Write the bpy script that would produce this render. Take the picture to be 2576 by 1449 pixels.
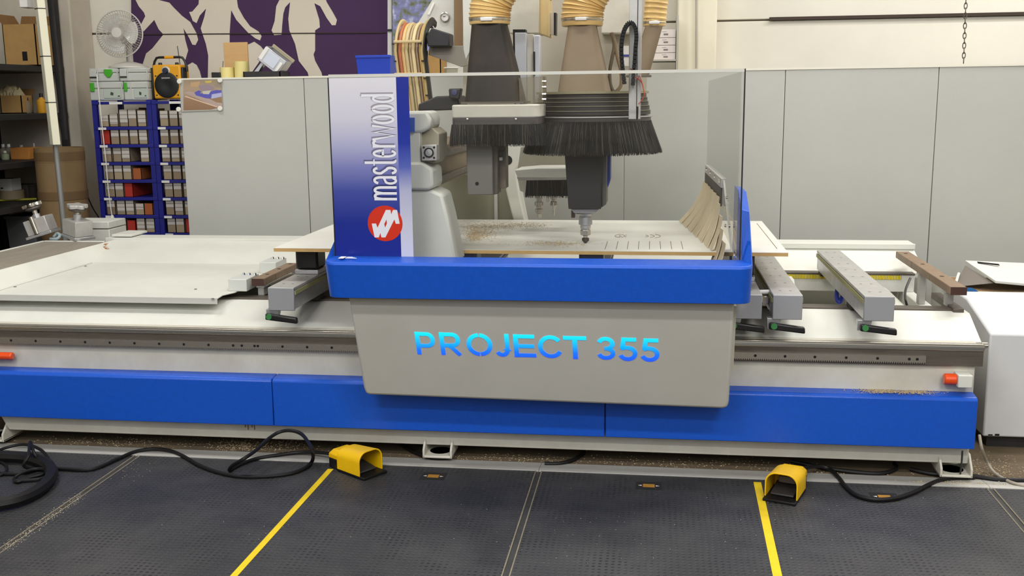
import bpy, bmesh, math, random
from mathutils import Vector, Matrix
random.seed(7)
sc = bpy.context.scene
for o in list(bpy.data.objects): bpy.data.objects.remove(o)
COL = sc.collection

# ------------------------------------------------------------------ camera, world, lamps, exposure
HCAM = 1.65; FPX = 2600.0; YAW, PITCH, ROLL = .138994, .182118, -.011087
_sa, _ca, _sp, _cp = math.sin(YAW), math.cos(YAW), math.sin(PITCH), math.cos(PITCH)
FW = Vector((-_sa*_cp, _ca*_cp, -_sp)); _r = Vector((_ca, _sa, 0)); _u = _r.cross(FW)
RT = _r*math.cos(ROLL)+_u*math.sin(ROLL); UP = -_r*math.sin(ROLL)+_u*math.cos(ROLL)
CAM = Vector((0, 0, HCAM))
cd = bpy.data.cameras.new('camera'); cam = bpy.data.objects.new('camera', cd); COL.objects.link(cam)
cd.sensor_width = 36; cd.sensor_fit = 'HORIZONTAL'; cd.lens = FPX/2576*36; cd.clip_start = .05; cd.clip_end = 100
cam.matrix_world = Matrix(((RT.x, UP.x, -FW.x, 0), (RT.y, UP.y, -FW.y, 0), (RT.z, UP.z, -FW.z, HCAM), (0, 0, 0, 1)))
sc.camera = cam
w = bpy.data.worlds.new('daylight'); sc.world = w; w.use_nodes = True
w.node_tree.nodes['Background'].inputs[0].default_value = (.93, .97, 1.0, 1)
w.node_tree.nodes['Background'].inputs[1].default_value = 1.25
sc.view_settings.view_transform = 'Standard'; sc.view_settings.look = 'None'
sc.view_settings.exposure = 0.41; sc.view_settings.gamma = 1.0; sc.view_settings.use_curve_mapping = False
sc.cycles.use_denoising = True
sc.cycles.max_bounces = 8; sc.cycles.transparent_max_bounces = 16
sc.cycles.caustics_reflective = False; sc.cycles.caustics_refractive = False
def lamp(x, y, z, sx, sy, power, col=(1, .985, .95), rot=(0, 0, 0)):
    l = bpy.data.lights.new('ceiling_lamp', 'AREA'); l.shape = 'RECTANGLE'; l.size = sx; l.size_y = sy
    l.energy = power; l.color = col
    o = bpy.data.objects.new('ceiling_lamp', l); o.location = (x, y, z); o.rotation_euler = rot; COL.objects.link(o)
lamp(1.8, 5.4, 4.6, 1.5, .3, 46)
lamp(3.6, 6.2, 4.6, 1.5, .3, 84)
lamp(-.4, 4.2, 4.6, 1.5, .3, 42)
lamp(-3.4, 4.6, 4.6, 1.5, .3, 44)
lamp(-1.6, .4, 4.6, 1.5, .3, 75)
lamp(1.6, .4, 4.6, 1.5, .3, 85)
lamp(-1.6, -1.8, 4.6, 1.5, .3, 75)
lamp(1.6, -1.8, 4.6, 1.5, .3, 85)

# ------------------------------------------------------------------ measuring helpers
def ray(u, v): return FW + RT*((u-1288)/FPX) - UP*((v-724.5)/FPX)
def aY(u, v, y): d = ray(u, v); return CAM + d*(y/d.y)
def aZ(u, v, z=0.): d = ray(u, v); return CAM + d*((z-HCAM)/d.z)
def aX(u, v, x): d = ray(u, v); return CAM + d*(x/d.x)
def aP(u, v, p0, n): d = ray(u, v); return CAM + d*((p0-CAM).dot(n)/d.dot(n))
def px(y): return y*1.02/FPX       # metres in one pixel at depth y

# ------------------------------------------------------------------ materials
def lin(c):
    return tuple((x/12.92 if x <= .04045 else ((x+.055)/1.055)**2.4) for x in [k/255 for k in c])
MATS = {}
def M(name, col, rough=.5, metal=0., var=0., scale=8., bump=0., bscale=60., spec=.5, emit=None, estr=0., stretch=None, dust=None, coat=0.):
    if name in MATS: return MATS[name]
    m = bpy.data.materials.new(name); m.use_nodes = True; nt = m.node_tree; N = nt.nodes; L = nt.links
    b = N['Principled BSDF']; c = lin(col)
    b.inputs['Base Color'].default_value = (*c, 1); b.inputs['Roughness'].default_value = rough
    b.inputs['Metallic'].default_value = metal; b.inputs['Specular IOR Level'].default_value = spec
    b.inputs['Coat Weight'].default_value = coat
    tc = N.new('ShaderNodeTexCoord'); mp = N.new('ShaderNodeMapping'); L.new(tc.outputs['Object'], mp.inputs[0])
    if stretch: mp.inputs['Scale'].default_value = stretch
    if var:
        n = N.new('ShaderNodeTexNoise'); n.inputs['Scale'].default_value = scale; n.inputs['Detail'].default_value = 6
        n.inputs['Roughness'].default_value = .65; L.new(mp.outputs[0], n.inputs['Vector'])
        r = N.new('ShaderNodeValToRGB'); r.color_ramp.elements[0].position = .3; r.color_ramp.elements[1].position = .7
        d = dust or tuple(x*(1-var) for x in c)
        if dust: d = tuple(x*(1-var)+y*var for x, y in zip(c, lin(dust)))
        r.color_ramp.elements[0].color = (*d, 1); r.color_ramp.elements[1].color = (*[min(1, x*(1+var*.3)) for x in c], 1)
        L.new(n.outputs[0], r.inputs[0]); L.new(r.outputs[0], b.inputs['Base Color'])
        mr = N.new('ShaderNodeMapRange'); mr.inputs[3].default_value = min(1, rough+.1); mr.inputs[4].default_value = max(.02, rough-.05)
        L.new(n.outputs[0], mr.inputs[0]); L.new(mr.outputs[0], b.inputs['Roughness'])
    if bump:
        n2 = N.new('ShaderNodeTexNoise'); n2.inputs['Scale'].default_value = bscale; n2.inputs['Detail'].default_value = 3
        L.new(mp.outputs[0], n2.inputs['Vector'])
        bp = N.new('ShaderNodeBump'); bp.inputs['Strength'].default_value = bump; bp.inputs['Distance'].default_value = .003
        L.new(n2.outputs[0], bp.inputs['Height']); L.new(bp.outputs[0], b.inputs['Normal'])
    if emit:
        b.inputs['Emission Color'].default_value = (*lin(emit), 1); b.inputs['Emission Strength'].default_value = estr
    MATS[name] = m; return m
def ramp_mat(name, axis, stops, rough=.3, emit=0., coat=0.):
    """colour printed along one object axis: stops = [(coordinate, rgb)]"""
    m = bpy.data.materials.new(name); m.use_nodes = True; nt = m.node_tree; N = nt.nodes; L = nt.links; b = N['Principled BSDF']
    tc = N.new('ShaderNodeTexCoord'); sx = N.new('ShaderNodeSeparateXYZ'); L.new(tc.outputs['Object'], sx.inputs[0])
    mr = N.new('ShaderNodeMapRange'); mr.inputs[1].default_value = stops[0][0]; mr.inputs[2].default_value = stops[-1][0]
    L.new(sx.outputs[axis], mr.inputs[0]); r = N.new('ShaderNodeValToRGB'); L.new(mr.outputs[0], r.inputs[0])
    a, z = stops[0][0], stops[-1][0]; el = r.color_ramp.elements
    while len(el) < len(stops): el.new(.5)
    for e, (p, c) in zip(el, stops): e.position = (p-a)/(z-a); e.color = (*lin(c), 1)
    L.new(r.outputs[0], b.inputs['Base Color']); b.inputs['Roughness'].default_value = rough; b.inputs['Coat Weight'].default_value = coat
    if emit:
        L.new(r.outputs[0], b.inputs['Emission Color']); b.inputs['Emission Strength'].default_value = emit
        b.inputs['Base Color'].default_value = (.02, .02, .05, 1)
        for l in list(nt.links):
            if l.to_socket == b.inputs['Base Color']: nt.links.remove(l)
    MATS[name] = m; return m
def clear_mat(name, tint=(.98, .985, .98), rough=.02, ior=1.45, haze=0., hazecol=(200, 190, 170)):
    m = bpy.data.materials.new(name); m.use_nodes = True; nt = m.node_tree; N = nt.nodes; L = nt.links
    N.remove(N['Principled BSDF']); out = N['Material Output']
    t = N.new('ShaderNodeBsdfTransparent'); t.inputs[0].default_value = (*tint, 1)
    g = N.new('ShaderNodeBsdfGlossy'); g.inputs['Roughness'].default_value = rough
    f = N.new('ShaderNodeFresnel'); ge = N.new('ShaderNodeNewGeometry'); io = N.new('ShaderNodeMapRange')
    io.inputs[3].default_value = ior; io.inputs[4].default_value = 1.0; L.new(ge.outputs['Backfacing'], io.inputs[0]); L.new(io.outputs[0], f.inputs[0])
    mx = N.new('ShaderNodeMixShader'); L.new(f.outputs[0], mx.inputs[0])
    if haze:
        d = N.new('ShaderNodeBsdfDiffuse'); d.inputs[0].default_value = (*lin(hazecol), 1)
        h = N.new('ShaderNodeMixShader'); h.inputs[0].default_value = haze
        L.new(t.outputs[0], h.inputs[1]); L.new(d.outputs[0], h.inputs[2]); L.new(h.outputs[0], mx.inputs[1])
    else: L.new(t.outputs[0], mx.inputs[1])
    L.new(g.outputs[0], mx.inputs[2]); L.new(mx.outputs[0], out.inputs[0]); MATS[name] = m; return m

WHITE = M('machine_white', (219, 219, 211), .55, var=.08, scale=3., spec=.3)
WHITE2 = M('machine_white_dusty', (206, 203, 191), .55, var=.22, scale=5., dust=(150, 130, 95))
BLUE = M('machine_blue', (14, 84, 198), .36, var=.10, scale=40., bump=.25, bscale=220.)
GREYBOX = M('carriage_grey', (197, 194, 186), .45, var=.06, scale=4.)
STEEL = M('ground_steel', (190, 184, 174), .26, .85, var=.12, scale=6., stretch=(.3, 6, 6))
STEELD = M('dull_steel', (112, 104, 96), .45, .6, var=.3, scale=8., stretch=(.4, 6, 6))
CHROME = M('bright_steel', (225, 222, 215), .12, 1.)
ALU = M('aluminium', (196, 196, 198), .35, .75, var=.12, scale=20.)
ALUW = M('anodised_aluminium', (190, 188, 184), .4, .35, var=.15, scale=12.)
BLACK = M('black_plastic', (22, 22, 24), .4)
RUBBER = M('black_rubber', (17, 16, 17), .5, var=.2, scale=30., spec=.3)
DARK = M('dark_steel', (52, 50, 52), .45, .3, var=.3, scale=10.)
HOLE = M('dark_hole', (14, 13, 12), .9)
YELLOW = M('pedal_yellow', (246, 196, 12), .35, var=.06, scale=15.)
TAPE = M('yellow_tape', (232, 200, 22), .5, var=.12, scale=20.)
GREENB = M('green_button', (58, 130, 70), .4)
BROWN = M('phenolic_brown', (140, 117, 95), .5, var=.15, scale=12.)
BROWND = M('phenolic_dark_end', (66, 40, 32), .5)
BEIGE = M('beige_hose', (230, 194, 128), .35, var=.10, scale=14.)
CARD = M('cardboard', (178, 140, 84), .8, var=.12, scale=10.)
CARDD = M('cardboard_inside', (126, 92, 52), .85, var=.12, scale=10.)
ORANGE = M('orange_lens', (232, 78, 22), .25, coat=.4)
PARTG = M('partition_grey', (184, 184, 178), .6, var=.05, scale=1.5, bump=.12, bscale=300.)
WALL = M('wall_cream', (230, 225, 212), .85, var=.08, scale=1.2, bump=.1, bscale=30.)
WOODY = M('sawdust_tan', (188, 166, 130), .9, var=.25, scale=60.)
PURPLE = M('mural_purple', (72, 44, 84), .8, var=.10, scale=3.)
SILH = M('mural_cream', (226, 216, 198), .85, var=.05, scale=3.)
PAPER = M('white_paper', (232, 230, 226), .7)
NAVY = M('shelf_blue', (26, 30, 128), .45, var=.12, scale=10.)
RED = M('bin_red', (170, 44, 30), .6)
GLASS = clear_mat('acrylic_clear', haze=.008)
GLASSD = clear_mat('acrylic_dusty', haze=.05)

# ------------------------------------------------------------------ mesh building
class MB:
    def __init__(s): s.bm = bmesh.new()
    def face(s, pts):
        try: return s.bm.faces.new([s.bm.verts.new(p) for p in pts])
        except ValueError: return None
    def loft(s, rings, closed=True, caps=True):
        R = [[s.bm.verts.new(p) for p in r] for r in rings]; n = len(R[0])
        for a, b in zip(R, R[1:]):
            for i in range(n if closed else n-1):
                j = (i+1) % n
                try: s.bm.faces.new((a[i], a[j], b[j], b[i]))
                except ValueError: pass
        if caps and closed:
            s.bm.faces.new(R[0][::-1]); s.bm.faces.new(R[-1])
        return s
    def box(s, x0, x1, y0, y1, z0, z1):
        return s.loft([[(x0, y0, z0), (x1, y0, z0), (x1, y1, z0), (x0, y1, z0)], [(x0, y0, z1), (x1, y0, z1), (x1, y1, z1), (x0, y1, z1)]])
    def cbox(s, c, d): return s.box(c[0]-d[0]/2, c[0]+d[0]/2, c[1]-d[1]/2, c[1]+d[1]/2, c[2]-d[2]/2, c[2]+d[2]/2)
    def ext(s, pts, vec):
        v = Vector(vec); pts = [Vector(p) for p in pts]; return s.loft([pts, [p+v for p in pts]])
    def xz(s, pts, y0, y1): return s.ext([(p[0], y0, p[1]) for p in pts], (0, y1-y0, 0))
    def yz(s, pts, x0, x1): return s.ext([(x0, p[0], p[1]) for p in pts], (x1-x0, 0, 0))
    def xy(s, pts, z0, z1): return s.ext([(p[0], p[1], z0) for p in pts], (0, 0, z1-z0))
    def uv(s, pts, y, d):            # outline measured on the plane Y = y, given depth d
        return s.ext([aY(u, v, y) for u, v in pts], (0, d, 0))
    def lathe(s, prof, o=(0, 0, 0), axis=(0, 0, 1), n=20, caps=True):
        ax = Vector(axis).normalized(); t = Vector((1, 0, 0)) if abs(ax.x) < .9 else Vector((0, 1, 0))
        e1 = (t-ax*t.dot(ax)).normalized(); e2 = ax.cross(e1); o = Vector(o)
        return s.loft([[o+ax*h+(e1*math.cos(2*math.pi*i/n)+e2*math.sin(2*math.pi*i/n))*max(r, 1e-4) for i in range(n)] for r, h in prof], True, caps)
    def cyl(s, a, b, r, n=12, r2=None):
        a, b = Vector(a), Vector(b); return s.lathe([(r, 0), (r if r2 is None else r2, (b-a).length)], a, b-a, n)
    def tube(s, pts, r, n=8, closed=False, flat=None):
        pts = [Vector(p) for p in pts]; m = len(pts); rings = []; up = None
        for i, p in enumerate(pts):
            if closed: t = (pts[(i+1) % m]-pts[i-1])
            else: t = pts[min(i+1, m-1)]-pts[max(i-1, 0)]
            t.normalize()
            if up is None:
                a = Vector((0, 0, 1)) if abs(t.z) < .9 else Vector((0, 1, 0)); up = (a-t*a.dot(t)).normalized()
            else:
                up = (up-t*up.dot(t)); up.normalize()
            e = t.cross(up); rr = r[i] if isinstance(r, (list, tuple)) else r
            fx = flat or 1.
            rings.append([p+up*(math.cos(2*math.pi*k/n)*rr)+e*(math.sin(2*math.pi*k/n)*rr*fx) for k in range(n)])
        if closed: rings.append(rings[0])
        return s.loft(rings, True, not closed)
    def ribbon(s, pts, w, o, ex, ey, nrm, depth):
        """flat stroke of width w along pts (2-D) on the plane o + x*ex + y*ey, raised by depth along nrm"""
        P = [Vector(p) for p in pts]; L, Rr = [], []
        for i, p in enumerate(P):
            d0 = (P[i]-P[i-1]).normalized() if i else None; d1 = (P[i+1]-P[i]).normalized() if i < len(P)-1 else None
            ww = w[i] if isinstance(w, (list, tuple)) else w
            if d0 is None: d = d1; k = 1
            elif d1 is None: d = d0; k = 1
            else:
                d = d0+d1
                if d.length < 1e-4: d = d0
                d.normalize(); k = 1/max(.5, d.dot(d0))
            nn = Vector((-d.y, d.x))*(ww/2*k); L.append(p+nn); Rr.append(p-nn)
        T = lambda q: Vector(o)+Vector(ex)*q.x+Vector(ey)*q.y
        nv = Vector(nrm)*depth
        rings = [[T(a), T(b), T(b)+nv, T(a)+nv] for a, b in zip(L, Rr)]
        return s.loft(rings)
    def build(s, name, mat, parent=None, bevel=0., seg=2, smooth=True, label=None):
        off = Vector((0, 0, 0)); p = parent
        while p is not None: off += p.location; p = p.parent
        if off.length: bmesh.ops.translate(s.bm, verts=s.bm.verts, vec=-off)
        bmesh.ops.recalc_face_normals(s.bm, faces=s.bm.faces)
        if smooth:
            for f in s.bm.faces: f.smooth = True
            for e in s.bm.edges:
                if len(e.link_faces) != 2 or e.calc_face_angle(0) > .6: e.smooth = False
        me = bpy.data.meshes.new(name); s.bm.to_mesh(me); s.bm.free()
        for mm in (mat if isinstance(mat, (list, tuple)) else [mat]): me.materials.append(mm)
        o = bpy.data.objects.new(name, me); COL.objects.link(o)
        if parent is not None: o.parent = parent
        if bevel:
            b = o.modifiers.new('bevel', 'BEVEL'); b.width = bevel; b.segments = seg; b.limit_method = 'ANGLE'; b.angle_limit = .6
            b.harden_normals = False
        if label: o['label'] = label
        return o
def tag(o, label, cat, group=None, kind=None):
    if label: o['label'] = label
    if cat: o['category'] = cat
    if group: o['group'] = group
    if kind: o['kind'] = kind
    return o
def thing(name, label, cat, loc=(0, 0, 0), group=None):
    o = bpy.data.objects.new(name, None); COL.objects.link(o); o.location = loc; o.empty_display_size = .05
    return tag(o, label, cat, group)
KIDS = {}
def copy_tree(o, parent=None):
    c = o.copy(); COL.objects.link(c)
    if parent is not None: c.parent = parent
    for ch in o.children_recursive if False else [k for k in bpy.data.objects if k.parent == o]: copy_tree(ch, c)
    return c
def struct(name, mb, mat, parent=None, **k):
    o = mb.build(name, mat, parent, **k)
    if parent is None: o['kind'] = 'structure'
    return o
def smoothpath(pts, n=6):
    """Catmull-Rom through pts"""
    P = [Vector(p) for p in pts]; out = []
    for i in range(len(P)-1):
        a, b, c, d = P[max(i-1, 0)], P[i], P[i+1], P[min(i+2, len(P)-1)]
        for k in range(n):
            t = k/n
            out.append(.5*((2*b)+(c-a)*t+(2*a-5*b+4*c-d)*t*t+(3*b-a-3*c+d)*t**3))
    out.append(P[-1]); return out
def arc(cx, cy, rx, ry, a0, a1, n=12):
    return [(cx+rx*math.cos(math.radians(a0+(a1-a0)*i/n)), cy+ry*math.sin(math.radians(a0+(a1-a0)*i/n))) for i in range(n+1)]
ORD = ['first', 'second', 'third', 'fourth', 'fifth', 'sixth', 'seventh', 'eighth', 'ninth']
# ------------------------------------------------------------------ the hall
CONC = M('dusty_concrete', (104, 90, 70), .85, var=.45, scale=2.2, dust=(60, 52, 42), bump=.3, bscale=80.)
struct('floor', MB().box(-8, 7, -3, 9, -.2, 0), CONC)
YW = 7.8
PANELJ = (aY(600, 84, YW).z + aY(2200, 38, YW).z)/2
wl = bpy.data.objects.new('wall_back', None); COL.objects.link(wl); wl['kind'] = 'structure'
xs = [-8, -4.62, .15, 7]
zs = [0, PANELJ, 5.2]
g = .012
for i in range(3):
    for k in range(2):
        MB().box(xs[i]+g/2, xs[i+1]-g/2, YW, YW+.2, zs[k]+(g/2 if k else 0), zs[k+1]-(0 if k else g/2)).build('panel', WALL, wl, bevel=.006)
MB().box(-8, 7, YW+.03, YW+.25, 0, 5.2).build('joint_backing', M('joint_dark', (140, 128, 110), .9), wl)
# projecting columns of the hall
c0, c1 = aY(1703, 90, 7.5).x, aY(1803, 90, 7.5).x
struct('trim_1', MB().box(c0, c1, 7.5, YW, 0, 5.2), M('column_cream', (236, 228, 206), .8, var=.05, scale=2.), bevel=.012)
struct('trim_2', MB().box(-6, aY(182, 100, 7.5).x, 7.5, YW, 0, 5.2), M('column_grey', (204, 194, 178), .85, var=.18, scale=2.), bevel=.012)
struct('wall_left', MB().box(-8.2, -8, -3, 9, 0, 5.2), WALL)
struct('wall_right', MB().box(7, 7.2, -3, 9, 0, 5.2), WALL)
struct('wall_front_blocker', MB().box(-8, 7, -3.2, -3, 0, 2.3), M('blocker_grey', (150, 146, 138), .8))  # unseen half-height wall added behind the camera to cut reflections in the guard
struct('ceiling', MB().box(-8.2, 7.2, -3, 9, 5.2, 5.3), M('ceiling_white', (225, 222, 214), .9))
# conduit down the bright column, dark batten on the right wall
o = MB().cyl(aY(1752, -60, 7.47), aY(1752, 172, 7.47), .008, 8).build('conduit_pipe', M('pipe_grey', (176, 172, 160), .5)); tag(o, 'thin grey conduit running down the cream wall column', 'pipe')
a, b = aY(1936, 47, 7.78), aY(2700, 20, 7.78)
o = MB().box(a.x, b.x, 7.775, 7.80, a.z-.012, a.z+.010).build('wall_batten', M('batten_dark', (58, 44, 34), .7)); tag(o, 'long thin dark batten along the joint of the cream wall', 'batten')
# hanging chain
ch = thing('hanging_chain', 'thin steel chain hanging in front of the cream wall', 'chain', aY(2430, 160, 7.3))
pt = aY(2433, -80, 7.3); pe = aY(2424, 158, 7.3); nl = 19
for i in range(nl):
    c = pt.lerp(pe, (i+.5)/nl); h = (pt-pe).length/nl*.66
    e = Vector((1, .25, 0)).normalized() if i % 2 else Vector((.25, 1, 0)).normalized()
    MB().tube([c+Vector((0, 0, 1))*(h*math.sin(t)) + e*(.011*math.cos(t)) for t in [k*math.pi/5 for k in range(10)]], .0032, 5, True).build('link', STEELD, ch)

# ------------------------------------------------------------------ mural on the back wall
YM = YW-.02
mu = thing('wall_mural', 'purple wall mural with pale cut-out figures behind the workbench clutter', 'mural', aY(650, 100, YM))
MB().uv([(330, -170), (975, -170), (975, 240), (330, 240)], YM, .016).build('purple_panel', PURPLE, mu)
MB().uv([(975, -170), (984, -170), (986, 240), (975, 240)], YM-.012, .028).build('edge_trim', PAPER, mu)
def sil(pts, n): 
    P = [(320+x/3.788, y/3.788) for x, y in pts]
    return MB().uv(P, YM-.004-.0015*n, .006).build('figure_shape', SILH, mu, smooth=False)
sil([(90, -330), (60, -120), (80, 0), (110, 60), (160, 120), (172, 155), (130, 235), (155, 300), (258, 190), (300, 280), (345, 328), (240, 460), (180, 510), (135, 650), (130, 900), (540, 900), (545, 600), (580, 480), (552, 380), (535, 268), (590, 360), (620, 425), (650, 430), (675, 380), (660, 320), (600, 210), (520, 150), (440, 70), (400, 25), (300, 0), (280, -140), (200, -330)], 0)
sil([(520, 900), (545, 640), (620, 595), (660, 620), (690, 680), (715, 780), (715, 900)], 1)
sil([(730, -330), (690, -100), (680, 40), (620, 110), (590, 115), (610, 160), (625, 200), (660, 220), (690, 150), (752, 80), (735, 160), (700, 270), (720, 330), (750, 420), (772, 530), (765, 900), (975, 900), (975, 310), (990, 95), (1040, 190), (1150, 310), (1220, 365), (1265, 385), (1280, 345), (1250, 300), (1170, 250), (1110, 170), (1055, 70), (1030, -100), (980, -330)], 0)
sil([(1130, 900), (1140, 430), (1210, 398), (1270, 440), (1310, 490), (1250, 600), (1180, 700), (1170, 900)], 1)
sil([(1480, -330), (1450, 0), (1420, 60), (1405, 200), (1375, 290), (1400, 335), (1470, 330), (1475, 250), (1487, 130), (1505, 70), (1552, 20), (1535, 180), (1545, 290), (1600, 420), (1635, 580), (1720, 690), (1770, 900), (1900, 900), (1850, 690), (1790, 580), (1775, 520), (1790, 480), (1790, 290), (1835, 260), (1830, 190), (1782, 30), (1840, 60), (1900, 170), (1950, 240), (1985, 240), (1998, 190), (1960, 120), (1900, 20), (1860, -100), (1800, -330)], 0)
MB().uv([(330, 85.5), (970, 81), (970, 83.5), (330, 88)], YM-.0085, .010).build('panel_joint', M('joint_line', (60, 48, 40), .9), mu)
MB().cbox(aY(980, 76, YM-.02), (.03, .02, .015)).build('clip', BLACK, mu)

# flower picture beside the mural
fp = thing('flower_picture', 'picture of pale blossoms on a blue sky behind the machine', 'picture', aY(1040, 40, 7.7))
fm = bpy.data.materials.new('blossom_print'); fm.use_nodes = True; nt = fm.node_tree; N = nt.nodes; L = nt.links
tc = N.new('ShaderNodeTexCoord'); vo = N.new('ShaderNodeTexNoise'); vo.inputs['Scale'].default_value = 17; vo.inputs['Detail'].default_value = 4; L.new(tc.outputs['Object'], vo.inputs['Vector'])
cr = N.new('ShaderNodeValToRGB'); el = cr.color_ramp.elements; cr.color_ramp.interpolation = 'LINEAR'
while len(el) < 5: el.new(.5)
for e, (p_, c_) in zip(el, [(.30, (70, 78, 52)), (.42, (122, 126, 104)), (.50, (128, 132, 178)), (.58, (150, 152, 200)), (.70, (206, 208, 226))]): e.position = p_; e.color = (*lin(c_), 1)
L.new(vo.outputs[0], cr.inputs[0]); L.new(cr.outputs[0], N['Principled BSDF'].inputs['Base Color'])
MB().uv([(986, -140), (1160, -140), (1160, 130), (988, 130)], 7.7, .015).build('print', fm, fp)

# ------------------------------------------------------------------ dark storage rack along the left
RX = -4.46; RD = .62
rack = thing('storage_rack', 'dark metal storage rack full of workshop supplies at left edge', 'rack', (RX-RD/2, 6.6, 0))
RACKM = M('rack_dark', (50, 48, 47), .5, .3, var=.2)
rz = [aX(60, 163, RX).z, aX(60, 286, RX).z, aX(40, 408, RX).z, aX(40, 519, RX).z, .45]
y1r = 7.48
for z in rz: MB().box(RX-RD, RX, 5.6, y1r, z-.045, z).build('shelf', RACKM, rack, bevel=.004)
for yy in (5.62, y1r-.04):
    for xx in (RX-RD, RX-.05): MB().box(xx, xx+.045, yy, yy+.04, 0, 2.6).build('upright', RACKM, rack)
MB().box(RX-RD-.02, RX-RD, 5.6, y1r, 0, 2.6).build('back_panel', M('rack_back', (24, 23, 24), .7), rack)
def rk(u, v, z): return aX(u, v, RX-.04)
# carton with open flaps
def carton(x0, x1, y0, y1, z0, z1, label, flaps=True, name='cardboard_carton', slot=True):
    t = thing(name, label, 'box', ((x0+x1)/2, (y0+y1)/2, z0)); w = .006
    m = MB(); m.box(x0, x1, y0, y0+w, z0, z1); m.box(x0, x1, y1-w, y1, z0, z1); m.box(x0, x0+w, y0, y1, z0, z1); m.box(x1-w, x1, y0, y1, z0, z1); m.box(x0, x1, y0, y1, z0, z0+w)
    m.build('walls', CARD, t)
    if flaps:
        h = (x1-x0)*.5
        MB().ext([(x0, y0, z1), (x0, y1, z1), (x0-h*.35, y1, z1+h*.6), (x0-h*.35, y0, z1+h*.6)], (.005, 0, 0)).build('flap', CARDD, t)
        MB().ext([(x0, y1, z1), (x1, y1, z1), (x1+.01, y1+.03, z1+h*.55), (x0, y1+.03, z1+h*.6)], (0, .005, 0)).build('flap', CARDD, t)
    if slot: MB().box(x0+(x1-x0)*.55, x0+(x1-x0)*.7, y0-.002, y0+.004, z0+(z1-z0)*.12, z0+(z1-z0)*.34).build('hand_hole', HOLE, t)
    return t
p0, p1 = aY(14, 160, 7.12), aY(86, 60, 7.12)
carton(p0.x, p1.x, 7.12, 7.34, rz[0], p1.z, 'tall open cardboard carton on the top shelf of the dark rack')
p0, p1 = aY(2, 272, 7.12), aY(62, 240, 7.12)
t = carton(p0.x, p1.x-.03, 7.12, 7.26, rz[1], p1.z, 'small open carton with crumpled packing paper on the dark rack', True, 'packing_carton', False)
m = MB()
for k in range(5):
    c = aY(12+k*8, 240-6*math.sin(k*.8), 7.18); r = .05
    m.loft([[c+Vector((math.cos(a)*r*s_*random.uniform(.7, 1.2), math.sin(a)*r*s_, z_+random.uniform(-.01, .01))) for a in [i*math.pi/4 for i in range(8)]] for s_, z_ in ((.3, -.06), (1, -.03), (1, .01), (.4, .05))])
o = m.build('packing_paper', M('kraft_paper', (186, 170, 134), .8), t)
def bottle(u, vb, vt, y, r, mat, label, name='bottle', cat='bottle', cap=BLACK):
    b, tp = aY(u, vb, y), aY(u, vt, y); h = tp.z-b.z
    t = thing(name, label, cat, b)
    MB().lathe([(r*.9, 0), (r, .006), (r, h*.62), (r*.45, h*.74), (r*.4, h*.8)], b, (0, 0, 1), 14).build('body', mat, t)
    MB().lathe([(r*.42, h*.8), (r*.36, h), (r*.2, h)], b, (0, 0, 1), 10).build('cap', cap, t)
    return t
def onz(u, z, y):  # pixel v of height z at column u, depth y
    return None
def stand(t, z):   # seat a thing on height z
    t.location.z = z
yb = 7.2
stand(bottle(106, 272, 222, yb, .034, M('amber_yellow', (206, 150, 40), .35), 'yellow glue bottle beside the carton on the dark rack', 'glue_bottle'), rz[1])
stand(bottle(70, 285, 245, yb, .03, clear_mat('clear_bottle', (.8, .8, .8), haze=.3), 'clear plastic bottle between carton and yellow bottle on rack', 'clear_bottle'), rz[1])
c = aX(60, 408, RX-.1)
t = thing('orange_crate', 'open orange wooden crate on the third rack shelf', 'crate', (RX-.12, 7.15, rz[2]))
z3 = rz[2]; p0, p1 = aY(28, 402, 7.10), aY(72, 372, 7.10)
OR = M('orange_wood', (196, 130, 58), .7, var=.15)
for nm, bx in (('side_board', (p0.x, p1.x, 7.10, 7.115)), ('side_board', (p0.x, p1.x, 7.265, 7.28)), ('end_board', (p0.x, p0.x+.015, 7.115, 7.265)), ('end_board', (p1.x-.015, p1.x, 7.115, 7.265))):
    MB().box(*bx, z3, p1.z).build(nm, OR, t, bevel=.003)
MB().box(p0.x+.015, p1.x-.015, 7.115, 7.265, z3, z3+.012).build('base_board', OR, t)
ztop = p1.z
CL = clear_mat('clear_jar', (.75, .78, .75), haze=.35)
t = bottle(54, 372, 345, 7.38, .03, RED, 'red tin with a white label standing behind the orange crate', 'red_tin', 'tin', PAPER); stand(t, z3+.012)
t.location.z = z3+.012
for q, (u, lab) in enumerate(((8, 'clear jar at the far left end of the third rack shelf'), (22, 'second clear jar on the third rack shelf'))):
    t = bottle(u, 372, 335, 7.2, .03, CL, lab, 'storage_jar', 'jar', PAPER); stand(t, z3)
t = bottle(14, 402, 380, 7.08, .028, M('pale_green', (150, 160, 130), .5), 'pale green pot in front of the jars on the rack', 'paint_pot', 'pot', PAPER); stand(t, z3)
t = bottle(86, 372, 336, 7.36, .016, PAPER, 'thin white nozzle bottle behind the orange crate', 'nozzle_bottle', 'bottle', PAPER); stand(t, z3)
z4 = rz[3]; p0, p1 = aY(0, 486, 7.08), aY(28, 456, 7.08)
t = thing('white_box', 'small white box balanced on the roll of tape on the rack', 'box', ((p0.x+p1.x)/2, 7.12, z4+.075))
hb = p1.z-p0.z
MB().box(p0.x, p1.x, 7.08, 7.2, z4+.075, z4+.075+hb).build('carton', PAPER, t, bevel=.003)
MB().box(p0.x+.01, p0.x+.03, 7.078, 7.081, z4+.09, z4+.1).build('printed_mark', BLACK, t)
c = Vector(((p0.x+p1.x)/2, 7.15, z4+.012))
t = thing('tape_roll', 'wide roll of beige tape lying under the white box on the rack', 'tape', c)
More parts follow.
